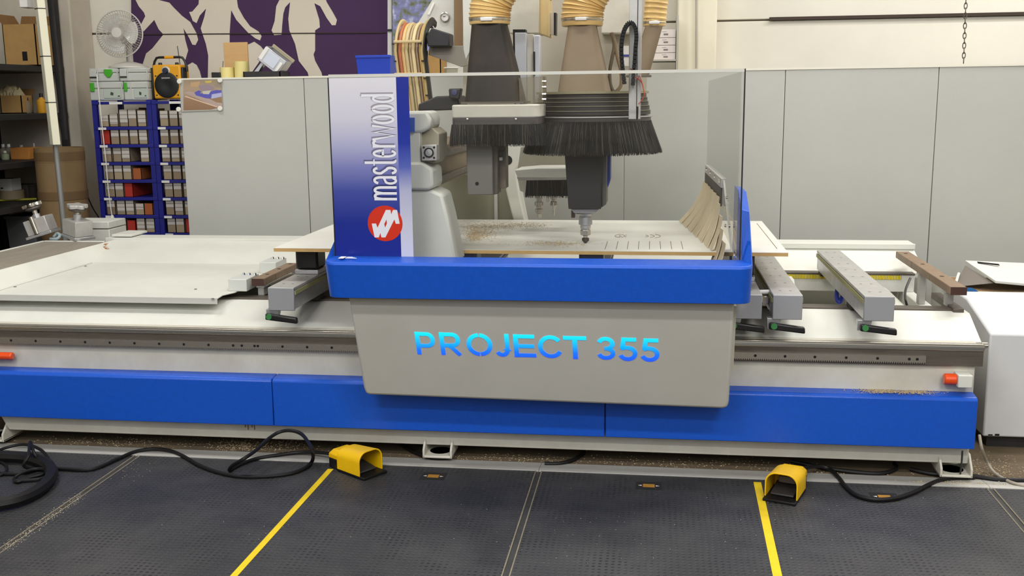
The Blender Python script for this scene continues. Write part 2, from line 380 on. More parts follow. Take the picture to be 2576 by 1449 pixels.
MB().lathe([(.045, 0), (.085, 0), (.085, .063), (.045, .063)], c, (0, 0, 1), 24, False).build('tape', M('tape_beige', (178, 160, 128), .6), t)
MB().lathe([(.040, .002), (.045, .002), (.045, .061), (.040, .061)], c, (0, 0, 1), 24, False).build('core', CARDD, t)
t = tag(MB().box(-.16, .16, -.02, .02, 0, .012).build('spirit_level', M('level_yellow', (206, 200, 40), .4), bevel=.003), 'flat yellow strip tool lying under the tape roll on the rack', 'tool'); t.location = (c.x+.02, 7.13, z4); t.rotation_euler = (0, 0, .5)
for q, (u, v, w_, cl, lab) in enumerate(((45, 505, .09, (60, 56, 52), 'dark tool case behind the tape roll on the rack'), (66, 490, .10, (92, 84, 76), 'brown tin box at the back of the fourth rack shelf'))):
    c = aY(u, v, 7.3)
    t = thing('tool_tin', lab, 'box', (c.x, 7.3, z4)); mm = M('tin_%d' % q, cl, .6)
    MB().box(c.x-w_/2, c.x+w_/2, 7.25, 7.4, z4, z4+.09).build('tin_body', mm, t, bevel=.004); MB().box(c.x-w_/2-.003, c.x+w_/2+.003, 7.247, 7.403, z4+.09, z4+.105).build('lid', mm, t, bevel=.003)
p0, p1 = aY(20, 622, 7.0), aY(86, 545, 7.0)
t = thing('grey_bin', 'grey plastic bin on the lowest visible rack shelf', 'bin', ((p0.x+p1.x)/2, 7.1, rz[4]))
GB = M('bin_grey', (96, 98, 98), .5)
MB().loft([[(p0.x+.01, 7.01, rz[4]), (p1.x-.01, 7.01, rz[4]), (p1.x-.01, 7.3, rz[4]), (p0.x+.01, 7.3, rz[4])], [(p0.x, 7.0, p1.z), (p1.x, 7.0, p1.z), (p1.x, 7.32, p1.z), (p0.x, 7.32, p1.z)]]).build('tub', GB, t, bevel=.006)
MB().box(p0.x-.008, p1.x+.008, 6.992, 7.328, p1.z-.02, p1.z+.004).build('rim', GB, t, bevel=.003)

# grey pole with bright cable cover
pa, pb = aY(90, -120, 6.64), aY(168, 640, 6.64)
pole = thing('steel_pole', 'grey steel pole with a white cable cover beside the dark rack', 'pole', (pb.x, 6.62, 0))
pb2 = pa+(pb-pa)*((pa.z)/(pa.z-pb.z))
MB().cyl(pb2, pa, .0185, 16).build('tube', M('pole_grey', (150, 150, 146), .4, .4), pole)
ca, cb = aY(89, -120, 6.60), aY(143, 364, 6.60)
duct = [Vector((-.050, .0, 0)), Vector((0, -.045, 0)), Vector((.036, -.012, 0)), Vector((.0, .03, 0))]
MB().loft([[cb+d_ for d_ in duct], [ca+d_ for d_ in duct]]).build('cable_cover', M('cover_cream', (232, 228, 204), .5), pole, bevel=.003)
for v, u0, u1 in ((22, 88, 118), (142, 100, 132), (258, 118, 146)):
    c = cb.lerp(ca, (cb.z-aY(110, v, 6.6).z)/(cb.z-ca.z)); MB().loft([[c+d_*1.03+Vector((0, 0, z_)) for d_ in duct] for z_ in (-.003, .003)]).build('band', DARK, pole)
ca, cb = aY(106, -120, 6.68), aY(155, 352, 6.68)
MB().ext([ca, ca+Vector((.03, 0, 0)), cb+Vector((.03, 0, 0)), cb], (0, .03, 0)).build('dark_channel', DARK, pole)
c = aY(78, 10, 6.75)
tag(MB().box(c.x-.03, c.x+.03, 6.66, 6.76, c.z-.03, c.z+.2).build('white_junction_box', PAPER, bevel=.005), 'white junction box high behind the grey pole', 'box')

# cardboard drum
c0, c1 = aY(77, 372, 6.9), aY(188, 372, 6.9); zc = c0.z
dr = thing('cardboard_drum', 'tall brown cardboard drum standing behind the grey pole', 'drum', ((c0.x+c1.x)/2, 6.98, 0))
rd = (c1.x-c0.x)/2; DRM = M('drum_brown', (138, 112, 76), .7, var=.12, scale=6.)
MB().lathe([(rd*.99, 0), (rd*.99, zc-.10), (rd, zc-.10), (rd, zc-.001), (rd*.94, zc-.001), (rd*.94, .05)], (dr.location.x, 6.98, 0), (0, 0, 1), 32).build('shell', DRM, dr)
for zz in (zc-.06, zc-.34, zc-.62): MB().lathe([(rd*1.012, -.03), (rd*1.015, 0), (rd*1.012, .03)], (dr.location.x, 6.98, zz), (0, 0, 1), 32, False).build('band', M('drum_band', (112, 88, 56), .7), dr)
# wall socket with cord
c = aY(184, 384, 7.49)
t = thing('wall_socket', 'small grey wall socket with a black cord beside the drum', 'socket', c)
MB().box(c.x-.025, c.x+.03, 7.46, 7.5, c.z-.05, c.z+.04).build('socket_box', GB, t, bevel=.004)
MB().tube(smoothpath([aY(184, 380, 7.44), aY(195, 386, 7.42), aY(204, 420, 7.44), aY(212, 470, 7.45), aY(232, 520, 7.46), aY(254, 560, 7.46), aY(262, 620, 7.46)]), .005, 6).build('cord', BLACK, t)

# ------------------------------------------------------------------ blue shelving units with parts cartons
YS = 7.15; SD = .40
bxm, bym = None, None
LABELM = bpy.data.materials.new('printed_label'); LABELM.use_nodes = True; nt = LABELM.node_tree; N = nt.nodes; L = nt.links
tc = N.new('ShaderNodeTexCoord'); wv = N.new('ShaderNodeTexWave'); wv.bands_direction = 'Z'; wv.inputs['Scale'].default_value = 11.; wv.inputs['Distortion'].default_value = .6
L.new(tc.outputs['Object'], wv.inputs['Vector']); cr = N.new('ShaderNodeValToRGB'); cr.color_ramp.elements[0].position = .05; cr.color_ramp.elements[1].position = .12
cr.color_ramp.elements[0].color = (*lin((140, 130, 124)), 1); cr.color_ramp.elements[1].color = (*lin((196, 190, 182)), 1)
L.new(wv.outputs[0], cr.inputs[0]); L.new(cr.outputs[0], N['Principled BSDF'].inputs['Base Color']); N['Principled BSDF'].inputs['Roughness'].default_value = .6
shelf_px = [258, 322, 366.5, 411, 455.5, 499.5, 544, 588]
def unit(u0, u1, side):
    x0, x1 = aY(u0, 256, YS).x, aY(u1, 256, YS).x
    t = thing('shelving_unit', 'blue steel shelving unit of small parts cartons, %s' % side, 'shelf', ((x0+x1)/2, YS+SD/2, 0), 'blue shelving units')
    zt = aY(300, 252, YS).z
    lean = -.012
    for xx in (x0, x1-.035):
        for yy in (YS, YS+SD-.03): MB().box(xx, xx+.035, yy, yy+.03, 0, zt).build('post', NAVY, t)
    zz = []
    for k, v in enumerate(shelf_px+[632, 676]):
        z = aY(300, v-3, YS).z; zz.append(z)
        MB().box(x0+.002, x1-.002, YS-.004, YS+SD, z-.022, z-.002 if k == 0 else z).build('shelf', NAVY, t, bevel=.002)
        MB().box(x0+(.04 if k else .14), x0+(.10 if k else .24), YS-.007, YS-.004, z-.021, z-.004).build('label_strip', PAPER, t)
    return t, x0, x1, zz
cm = [M('carton_a', (150, 132, 108), .75, var=.1), M('carton_b', (168, 150, 122), .75, var=.1)]
rows1 = ['lkwcw', 'rcccw', 'ccw w', 'ccco ', 'cgR  ', 'dwwlo', 'dcLww']
rows2 = ['ccc', 'ccc', 'www', 'ccc', 'ccc', 'cwc', 'ccr']
def small_carton(x, w_, y, z, kind, label, group):
    h = {'l': .085, 'k': .095, 'L': .09, 'o': .085, 'g': .11}.get(kind, .118+random.uniform(-.006, .006))
    body = {'r': RED, 'R': RED, 'L': RED, 'o': M('carton_orange', (164, 90, 46), .7), 'd': M('carton_dim', (128, 112, 92), .8)}.get(kind, random.choice(cm))
    t = thing('parts_carton', label, 'box', (x+w_/2, y, z), group)
    d = .30
    m = MB(); m.box(x, x+w_, y, y+.004, z, z+h); m.box(x, x+.003, y, y+d, z, z+h); m.box(x+w_-.003, x+w_, y, y+d, z, z+h); m.box(x, x+w_, y+d-.004, y+d, z, z+h+.01); m.box(x, x+w_, y, y+d, z, z+.003)
    m.build('tray', body, t)
    MB().box(x+.004, x+w_-.004, y+.006, y+d*.8, z+h*.6, z+h*.92).build('contents', M('contents_dark', (96, 74, 56), .9, var=.4, scale=90.), t)
    if kind not in 'rRLo':
        low = .22 if kind in 'wk' else .48
        MB().box(x+.003, x+w_-.003, y-.0015, y+.001, z+h*low, z+h*.97).build('printed_label', LABELM, t)
    return t
kindword = {'l': 'low buff', 'k': 'low white-labelled', 'w': 'white-labelled', 'c': 'buff half-labelled', 'r': 'red', 'R': 'red', 'L': 'low red', 'o': 'orange-brown', 'g': 'short grey-labelled', 'd': 'dim buff'}
for (u0, u1, side, rows, word) in ((230, 379, 'the one left of the radio', rows1, 'left'), (380, 530, 'half hidden by the partition under the radio', rows2, 'right')):
    t, x0, x1, zz = unit(u0, u1, side)
    pitch = (x1-x0-.09)/5
    for r_, row in enumerate(rows):
        for k, kd in enumerate(row):
            if kd == ' ': continue
            small_carton(x0+.045+k*pitch+random.uniform(0, .004), pitch*.90, YS+.012+random.uniform(0, .012), zz[r_+1], kd,
                         '%s parts carton, %s from left, %s row of the %s blue shelves' % (kindword[kd], ORD[k], ORD[r_], word), 'parts cartons on the %s blue shelves' % word)
ztopS = aY(300, 252, YS).z
# tool cases
def toolcase(u0, u1, v0, v1, zb, label, heart):
    x0, x1 = aY(u0, v1, YS+.02).x, aY(u1, v1, YS+.02).x; z1 = aY(u0, v0, YS+.02).z; h = z1-aY(u0, v1, YS+.02).z
    t = thing('tool_case', label, 'case', ((x0+x1)/2, YS+.15, zb), 'light grey stacking tool cases')
    TC = M('case_grey', (196, 198, 192), .5); GR = M('case_green', (70, 170, 40), .5)
    MB().box(x0, x1-.002, YS+.02, YS+.32, zb, zb+h*.62).build('case_body', TC, t, bevel=.008)
    MB().box(x0, x1-.002, YS+.02, YS+.32, zb+h*.63, zb+h-.002).build('lid', TC, t, bevel=.008)
    wd = x1-x0
    if heart == 'top':
        cx = x0+wd*.66
        MB().xz([(cx-.03, zb+h*.9), (cx+.03, zb+h*.9), (cx+.034, zb+h*.6), (cx+.012, zb+h*.3), (cx-.008, zb+h*.3), (cx-.034, zb+h*.62)], YS+.010, YS+.021).build('latch', GR, t, bevel=.003)
    elif heart == 'side':
        MB().box(x0+wd*.04, x0+wd*.16, YS+.010, YS+.021, zb+h*.48, zb+h*.94).build('latch', GR, t, bevel=.003)
    if heart == 'side':
        MB().box(x0+wd*.42, x0+wd*.93, YS+.015, YS+.021, zb+h*.12, zb+h*.62).build('card_holder', M('case_card', (186, 194, 184), .4), t, bevel=.002)
        MB().xz([(x0+wd*.62, zb+h*.3), (x0+wd*.70, zb+h*.26), (x0+wd*.72, zb+h*.4), (x0+wd*.64, zb+h*.46)], YS+.0135, YS+.0155).build('printed_icon', M('icon_dark', (66, 74, 66), .6), t)
        MB().box(x0+wd*.84, x0+wd*.9, YS+.0135, YS+.0155, zb+h*.2, zb+h*.26).build('printed_icon', M('icon_dark', (66, 74, 66), .6), t)
    else:
        MB().box(x0+wd*.03, x0+wd*.26, YS+.012, YS+.021, zb+h*.36, zb+h*.85).build('side_clip', TC, t, bevel=.003)
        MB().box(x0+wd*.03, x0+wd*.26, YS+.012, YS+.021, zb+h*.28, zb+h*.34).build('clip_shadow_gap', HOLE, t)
    for q in (.30, .96): MB().box(x0+wd*q-.004, x0+wd*q+.004, YS+.014, YS+.021, zb+h*.05, zb+h*.95).build('rib', TC, t)
    return z1
zlow = ztopS-.002
toolcase(227, 312, 204, 252, zlow, 'lower left grey tool case with green latch on the blue shelves', 'side')
toolcase(313, 376, 204, 252, zlow, 'lower right grey tool case with green latch beside the radio', 'side')
z2 = zlow + (aY(260, 204, YS+.02).z-aY(260, 252, YS+.02).z)
toolcase(225, 300, 170, 204, z2, 'upper left grey tool case with the green heart latch under the fan', 'top')
z3c = toolcase(301, 375, 170, 204, z2, 'upper right plain grey tool case under the fan', 'none')
ztc = z2+(aY(260, 170, YS+.02).z-aY(260, 204, YS+.02).z)

# desk fan
fc = aY(301, 85, YS+.06); fr = 59*px(YS+.06)
fan = thing('desk_fan', 'white desk fan standing on the grey tool cases', 'fan', (fc.x, YS+.16, ztc))
FW_ = M('fan_white', (200, 196, 188), .4)
prof = [(fr*.86, 0), (fr*.85, .012), (fr*.6, .03), (fr*.25, .045), (.02, .05)]
MB().lathe(prof, (fc.x, YS+.16, ztc), (0, 0, 1), 28).build('base', FW_, fan)
MB().cyl((fc.x, YS+.18, ztc+.03), (fc.x, YS+.18, fc.z-.04), .024, 16).build('neck', FW_, fan)
ax = Vector((.12, -1, .10)).normalized()
MB().lathe([(.045, -.13), (.06, -.10), (.06, -.03), (.03, -.02)], fc, ax, 20).build('motor', FW_, fan)
MB().lathe([(.035, .0), (.04, .02), (.03, .035), (.0, .04)], fc, ax, 18).build('hub', FW_, fan)
e1 = ax.cross(Vector((0, 0, 1))).normalized(); e2 = e1.cross(ax)
for k in range(3):
    m = MB(); th = 1.0+k*2*math.pi/3; pts = []; rows = []
    for i in range(7):
        r_ = fr*(.16+.68*i/6); wdt = .28+.95*math.sin(min(1, i/6+.12)*math.pi*.62)*.75
        ring = []
        for j in range(6):
            a = th+(j/5-.5)*wdt*1.5*(.85 if i == 6 else 1); ring.append(fc+e1*(r_*math.cos(a))+e2*(r_*math.sin(a))+ax*(.012+(j/5-.5)*.035))
        rows.append(ring)
    top = rows; 
    for a_, b_ in zip(rows, rows[1:]):
        for j in range(5): m.face([a_[j], a_[j+1], b_[j+1], b_[j]])
    bmesh.ops.remove_doubles(m.bm, verts=m.bm.verts, dist=1e-5)
    bl = m.build('blade', M('fan_blade', (214, 212, 206), .25, coat=.3), fan); sd = bl.modifiers.new('thick', 'SOLIDIFY'); sd.thickness = .002
WIRE = M('fan_wire', (188, 184, 176), .4)
m = MB()
for side in (1, -1):
    for k in range(56):
        a = k*2*math.pi/56; d = e1*math.cos(a)+e2*math.sin(a)
        m.tube([fc+d*.035+ax*(.055*side), fc+d*fr*.6+ax*(.052*side), fc+d*fr*.9+ax*(.03*side), fc+d*fr+ax*0], .0015, 4)
for rr_, hh_ in ((.25, .054), (.45, .053), (.62, .051), (.8, .04)):
    for side in (1, -1): m.tube([fc+(e1*math.cos(a)+e2*math.sin(a))*fr*rr_+ax*(hh_*side) for a in [k*2*math.pi/32 for k in range(32)]], .0015, 4, True)
gk = m.build('cage_wires', WIRE, fan, smooth=False); gk['kind'] = 'stuff'
MB().tube([fc+(e1*math.cos(a)+e2*math.sin(a))*fr for a in [k*2*math.pi/40 for k in range(40)]], .005, 6, True).build('cage_rim', FW_, fan)
MB().lathe([(.036, .052), (.036, .058), (.0, .06)], fc, ax, 18).build('cage_badge', FW_, fan)

# white cord hanging in front of the shelves
pth = [aY(244, 192, YS-.03), aY(250, 250, YS-.03), aY(258, 330, YS-.03), aY(266, 400, YS-.03), aY(272, 470, YS-.03), aY(279, 525, YS-.03), aY(282, 545, YS-.03)]
t = thing('power_cord', 'white fan cord hanging in front of the blue shelves', 'cord', pth[-1])
MB().tube(smoothpath([aY(246, 186, YS+.012)]+pth), .0035, 6).build('cable', PAPER, t)
c = aY(283, 553, YS-.03); MB().lathe([(.008, .035), (.014, .02), (.02, -.005), (.02, -.022), (.012, -.024)], c, (0, 0, 1), 12).build('plug', PAPER, t)

# jobsite radio
r0, r1 = aY(388, 249, YS+.05), aY(452, 160, YS+.05)
rx0, rx1 = r0.x, r1.x; rz0 = ztopS; rh = r1.z-r0.z
rad = thing('jobsite_radio', 'yellow and black jobsite radio standing on the blue shelves', 'radio', ((rx0+rx1)/2, YS+.12, rz0))
RY = M('radio_yellow', (226, 160, 20), .45)
MB().box(rx0, rx1, YS+.05, YS+.20, rz0+.004, rz0+rh).build('body', RY, rad, bevel=.012)
cx = (rx0+rx1)/2-.002; wr = rx1-rx0
MB().lathe([(wr*.43, 0), (wr*.43, .008), (wr*.38, .012), (wr*.15, .004), (0, .003)], (cx, YS+.052, rz0+rh*.42), (0, -1, 0), 32).build('speaker_grille', BLACK, rad)
MB().lathe([(.032, 0), (.032, .006), (.026, .008)], (cx, YS+.052, rz0+rh*.83), (0, -1, 0), 24).build('dial_ring', M('dial_silver', (206, 200, 186), .3, .3), rad)
MB().lathe([(.022, .006), (.019, .022), (.0, .023)], (cx, YS+.052, rz0+rh*.83), (0, -1, 0), 20).build('dial_knob', M('dial_navy', (34, 42, 62), .35), rad)
for sx in (-1, 1):
    MB().lathe([(.014, 0), (.012, .016), (0, .017)], (cx+sx*wr*.30, YS+.10, rz0+rh), (0, 0, 1), 14).build('knob', BLACK, rad)
    MB().box(cx+sx*(wr*.5+.010)-.008, cx+sx*(wr*.5+.010)+.008, YS+.06, YS+.13, rz0, rz0+rh*.92).build('side_guard', BLACK, rad, bevel=.006)
for sx in (-.38, .38):
    for hz in (.13, .68): MB().lathe([(.006, 0), (.005, .005), (0, .005)], (cx+sx*wr, YS+.051, rz0+rh*hz), (0, -1, 0), 8).build('bolt', BLACK, rad)
hz = rz0+rh*1.22; hw = wr*.5+.022
MB().tube([(cx-hw, YS+.12, rz0+rh*.80), (cx-hw+.002, YS+.12, rz0+rh*.95), (cx-hw+.012, YS+.12, hz-.03), (cx-hw+.03, YS+.12, hz-.004), (cx-hw+.05, YS+.12, hz), (cx+hw-.05, YS+.12, hz), (cx+hw-.03, YS+.12, hz-.004), (cx+hw-.012, YS+.12, hz-.03), (cx+hw-.002, YS+.12, rz0+rh*.95), (cx+hw, YS+.12, rz0+rh*.80)], .009, 8).build('carry_handle', BLACK, rad)
MB().cyl((cx-.035, YS+.12, hz), (cx+.035, YS+.12, hz), .0105, 10).build('handle_grip', RY, rad)
MB().cyl((cx+wr*.32, YS+.14, rz0+rh), (cx+wr*.27, YS+.14, aY(440, 116, YS+.14).z), .0028, 6).build('antenna', BLACK, rad)
fcu = bpy.data.curves.new('lettering', 'FONT'); fcu.body = 'SANGEAN'; fcu.size = .014; fcu.align_x = 'CENTER'; fcu.extrude = .0004
fo = bpy.data.objects.new('lettering', fcu); COL.objects.link(fo); fo.parent = rad
bpy.context.view_layer.update(); tm = bpy.data.meshes.new_from_object(fo.evaluated_get(bpy.context.evaluated_depsgraph_get())); bpy.data.objects.remove(fo)
fo = bpy.data.objects.new('lettering', tm); COL.objects.link(fo); fo.parent = rad; tm.materials.clear(); tm.materials.append(PAPER)
fo.location = Vector((cx, YS+.0385, rz0+rh*.60))-rad.location; fo.rotation_euler = (math.pi/2, 0, 0)
MB().box(cx-.018, cx+.018, YS+.0478, YS+.051, rz0+rh*.03, rz0+rh*.05).build('name_strip', M('strip_amber', (170, 106, 20), .5), rad)

# ------------------------------------------------------------------ grey partition behind the machine
YP = 6.6
part = thing('partition_screen', 'long grey panelled partition standing behind the machine', 'partition', (-.4, YP, 0))
us = [456, 768, 1170, 1571, 1972, 2355, 2750]
zt = [aY(u, 197-(u-460)*.01749, YP).z for u in us]
for i in range(6):
    x0, x1 = aY(us[i], 300, YP).x, aY(us[i+1], 300, YP).x
    MB().ext([(x0+.002, YP, .02), (x1-.002, YP, .02), (x1-.002, YP, zt[i+1]-.012), (x0+.002, YP, zt[i]-.012)], (0, .04, 0)).build('panel', PARTG, part, bevel=.003)
    MB().ext([(x0, YP-.004, zt[i]-.012), (x1, YP-.004, zt[i+1]-.012), (x1, YP-.004, zt[i+1]), (x0, YP-.004, zt[i])], (0, .05, 0)).build('highlight_cap', M('cap_highlight', (226, 222, 208), .5), part)  # pale cap paints a thin highlight along the panel tops
# cupboard whose back the left panels hide: carries the clutter
ztL = (zt[0]+zt[1])/2
XL0, XL1 = aY(470, 300, YP).x, aY(1180, 300, YP).x
cb = thing('storage_cupboard', 'grey cupboard behind the left partition panels with clutter on top', 'cupboard', ((XL0+XL1)/2, YP+.3, 0))
MB().box(XL0+.1, XL1, YP+.05, YP+.50, .02, ztL-.04).build('carcass', PARTG, cb)
MB().box(XL0+.08, XL1+.02, YP+.045, YP+.52, ztL-.04, ztL-.012).build('top_board', M('board_pale', (214, 206, 186), .6), cb)
ZC = ztL-.012
# poster with magnets
po = thing('pinned_photo_print', 'photo print of a blue machine pinned to the partition with magnets', 'poster', aY(508, 240, YP-.006))
MB().uv([(452, 201), (556, 198), (561, 277), (458, 281)], YP-.007, .001).build('sheet', M('sheet_grey', (176, 174, 164), .6), po)
U = lambda x, y: (440+x/12.07, 180+y/12.07)
pm = ramp_mat('print_tan', 2, [(-.12, (136, 104, 76)), (-.02, (152, 120, 92)), (.0, (164, 140, 118)), (.05, (170, 148, 124)), (.1, (150, 132, 110))], .4)
MB().uv([U(255, 250), U(1390, 240), U(1440, 1060), U(1100, 1150), U(260, 1175)], YP-.0085, .0012).build('printed_scene', pm, po, smooth=False)
def pr(pts, col, k, nm='printed_shape'): MB().uv([U(*p) for p in pts], YP-.0088-.0003*k, .0006).build(nm, M('print_%d_%d_%d' % col, col, .4), po, smooth=False)
pr([(260, 640), (420, 600), (700, 650), (1250, 930), (1440, 960), (1440, 1060), (1270, 1080)], (176, 156, 146), 0)
pr([(700, 430), (1000, 380), (1200, 470), (1200, 560), (800, 600)], (150, 132, 142), 0)
pr([(590, 640), (720, 570), (800, 600), (760, 660), (990, 690), (1100, 600), (1250, 560), (1410, 570), (1410, 660), (1200, 690), (1060, 820), (940, 810), (640, 720)], (88, 88, 176), 1)
pr([(1120, 690), (1420, 640), (1420, 760), (1250, 800), (1100, 830)], (176, 178, 214), 2)
pr([(830, 600), (1100, 570), (1030, 690), (860, 680)], (196, 190, 176), 2)
pr([(900, 290), (1120, 270), (1100, 340), (940, 350)], (196, 178, 92), 2)
pr([(480, 330), (760, 300), (740, 400), (700, 470), (470, 470)], (186, 154, 116), 1)
pr([(1180, 400), (1390, 260), (1410, 480), (1230, 480)], (150, 136, 120), 1)
pr([(280, 760), (330, 740), (1290, 1060), (1270, 1090)], (214, 184, 160), 3)
for q, (u, v, lab) in enumerate(((452, 205, 'upper left'), (554, 202, 'upper right'), (450, 275, 'lower left'), (554, 273, 'lower right'))):
    c = aY(u, v, YP-.009)
    tag(MB().lathe([(.016, 0), (.016, .009), (.013, .012), (0, .012)], c, (0, -1, 0), 18).build('round_magnet', M('magnet_white', (226, 224, 214), .4)), 'round white magnet at the %s corner of the pinned photo print' % lab, 'magnet', 'magnets on the pinned print')
# clutter on the cupboard
YC = YP+.2
def seat(u0, u1, vt, y): 
    a, b = aY(u0, vt, y), aY(u1, vt, y); return a.x, b.x, a.z
x0, x1, z1 = seat(561, 621, 107, YC+.1)
t = tag(MB().box(x0, x1, YC+.10, YC+.12, ZC, z1).build('plywood_offcut', M('ply_tan', (206, 166, 112), .6, var=.08, scale=5., stretch=(1, 1, 8)), bevel=.003), 'square plywood offcut standing upright behind the tape rolls', 'board')
def roll(u0, u1, vt, y, lab):
    x0, x1, z1 = seat(u0, u1, vt, y); c = ((x0+x1)/2, y, ZC); r = (x1-x0)/2; h = z1-ZC
    t = thing('masking_tape_roll', lab, 'tape', c, 'cream tape rolls on the cupboard')
    MB().lathe([(r*.55, 0), (r, 0), (r, h), (r*.55, h)], c, (0, 0, 1), 28, False).build('tape', M('tape_cream', (226, 212, 142), .5), t)
    MB().lathe([(r*.50, 0), (r*.56, 0), (r*.56, h*1.01), (r*.50, h*1.01)], c, (0, 0, 1), 28, False).build('core', CARD, t)
roll(554, 588, 170, YC, 'shorter cream roll of tape beside the black block'); roll(590, 625, 155, YC, 'taller cream roll of tape in front of the plywood')
x0, x1, z1 = seat(531, 553, 182, YC-.05)
t = thing('black_block', 'small black holder beside the cream tape rolls', 'holder', ((x0+x1)/2, YC, ZC))
MB().box(x0, x1, YC-.05, YC+.03, ZC, z1).build('holder_body', BLACK, t, bevel=.004); MB().cyl((x1-.012, YC+.02, z1-.01), (x1-.006, YC+.03, z1+.075), .003, 6).build('pencil', CARDD, t)
# tilted chrome box on its dark tray
x0, x1, z1 = seat(623, 715, 181, YC)
t = thing('dark_tray', 'low dark metal tray carrying the tilted silver box', 'tray', ((x0+x1)/2, YC, ZC))
MB().box(x0, x1, YC-.08, YC+.1, ZC, ZC+.008).build('tray_base', DARK, t)
for bx in ((x0, x1, YC-.08, YC-.074), (x0, x1, YC+.094, YC+.1), (x0, x0+.006, YC-.08, YC+.1), (x1-.006, x1, YC-.08, YC+.1)): MB().box(*bx, ZC, z1).build('tray_side', DARK, t)
bc = aY(692, 152, YC)
t = thing('silver_box', 'silver open box tilted on the dark tray on the cupboard', 'box', (0, 0, 0))
m = MB(); m.box(-.085, .085, -.06, .06, -.055, -.05); m.box(-.085, .085, -.06, -.055, -.055, .055); m.box(-.085, .085, .055, .06, -.055, .055); m.box(-.085, -.08, -.06, .06, -.055, .055); m.box(.08, .085, -.06, .06, -.055, .055)
m.build('shell', M('silver_sheet', (206, 206, 208), .25, .6), t, bevel=.002)
MB().box(-.05, .04, -.064, -.060, -.04, .045).build('front_plate', M('pale_plate', (206, 212, 226), .3), t, bevel=.002)
MB().box(.055, .075, -.075, -.06, -.05, .03).build('clasp', PAPER, t, bevel=.004)
MB().box(-.085, -.06, -.063, -.060, -.04, .05).build('edge_strip', PAPER, t)
MB().box(-.09, .09, .05, .064, .05, .075).build('lid_lip', M('lid_beige', (176, 166, 140), .5), t, bevel=.003)
t.location = (bc.x, YC, bc.z-.003); t.rotation_euler = (0, math.radians(38), 0)
cr_ = aY(660, 172, YC)
tag(MB().ext([(cr_.x-.05, YC-.02, z1+.002), (cr_.x-.02, YC-.02, z1+.002), (cr_.x+.035, YC-.02, cr_.z+.055), (cr_.x+.02, YC-.02, cr_.z+.06)], (0, .05, 0)).build('silver_flap', M('silver_sheet', (206, 206, 208), .25, .6)), 'bent silver strip leaning under the tilted silver box', 'strip')
# loose rods
for k, (u0, v0, u1, v1) in enumerate(((752, 190, 800, 184), (765, 186, 806, 192))):
    a, b = aY(u0, v0, YC), aY(u1, v1, YC); a.z = b.z = ZC+.006+.008*k
    tag(MB().cyl(a, b, .005, 6).build('loose_rod', CARDD if k else DARK), ('brown' if k else 'black')+' thin rod lying on the cupboard right of the silver box', 'rod')
# blue bin
x0, x1, z1 = seat(895, 981, 140, YC-.05)
t = thing('blue_bin', 'blue plastic storage bin on the cupboard left of the cable chain', 'bin', ((x0+x1)/2, YC, ZC))
BB = M('bin_blue', (28, 62, 182), .4)
MB().loft([[(x0+.01, YC-.04, ZC), (x1-.006, YC-.04, ZC), (x1-.006, YC+.2, ZC), (x0+.01, YC+.2, ZC)], [(x0, YC-.05, z1), (x1, YC-.05, z1), (x1, YC+.22, z1), (x0, YC+.22, z1)], [(x0+.008, YC-.042, z1), (x1-.008, YC-.042, z1), (x1-.008, YC+.21, z1), (x0+.008, YC+.21, z1)], [(x0+.016, YC-.034, ZC+.006), (x1-.014, YC-.034, ZC+.006), (x1-.014, YC+.19, ZC+.006), (x0+.018, YC+.19, ZC+.006)]]).build('tub', BB, t)
MB().box(x0-.004, x1+.004, YC-.056, YC-.046, z1-.016, z1+.002).build('front_rim', BB, t, bevel=.003)
# carton and clear tubs seen under the grey bracket
x0, x1, z1 = seat(1074, 1108, 128, YC+.05)
carton(x0, x1, YC+.05, YC+.25, ZC, z1, 'plain cardboard carton on the cupboard behind the cable chain', False, 'plain_carton', False)
x0, x1, z1 = seat(1118, 1152, 168, YC)
t = thing('clear_tub', 'clear plastic tub of screws on the cupboard behind the machine', 'tub', ((x0+x1)/2, YC, ZC))
MB().lathe([(.04, 0), (.045, .05), (.047, .055)], ((x0+x1)/2, YC, ZC), (0, 0, 1), 18).build('tub', CL, t); MB().lathe([(.05, .055), (.05, .062), (0, .063)], ((x0+x1)/2, YC, ZC), (0, 0, 1), 18).build('lid', PAPER, t)
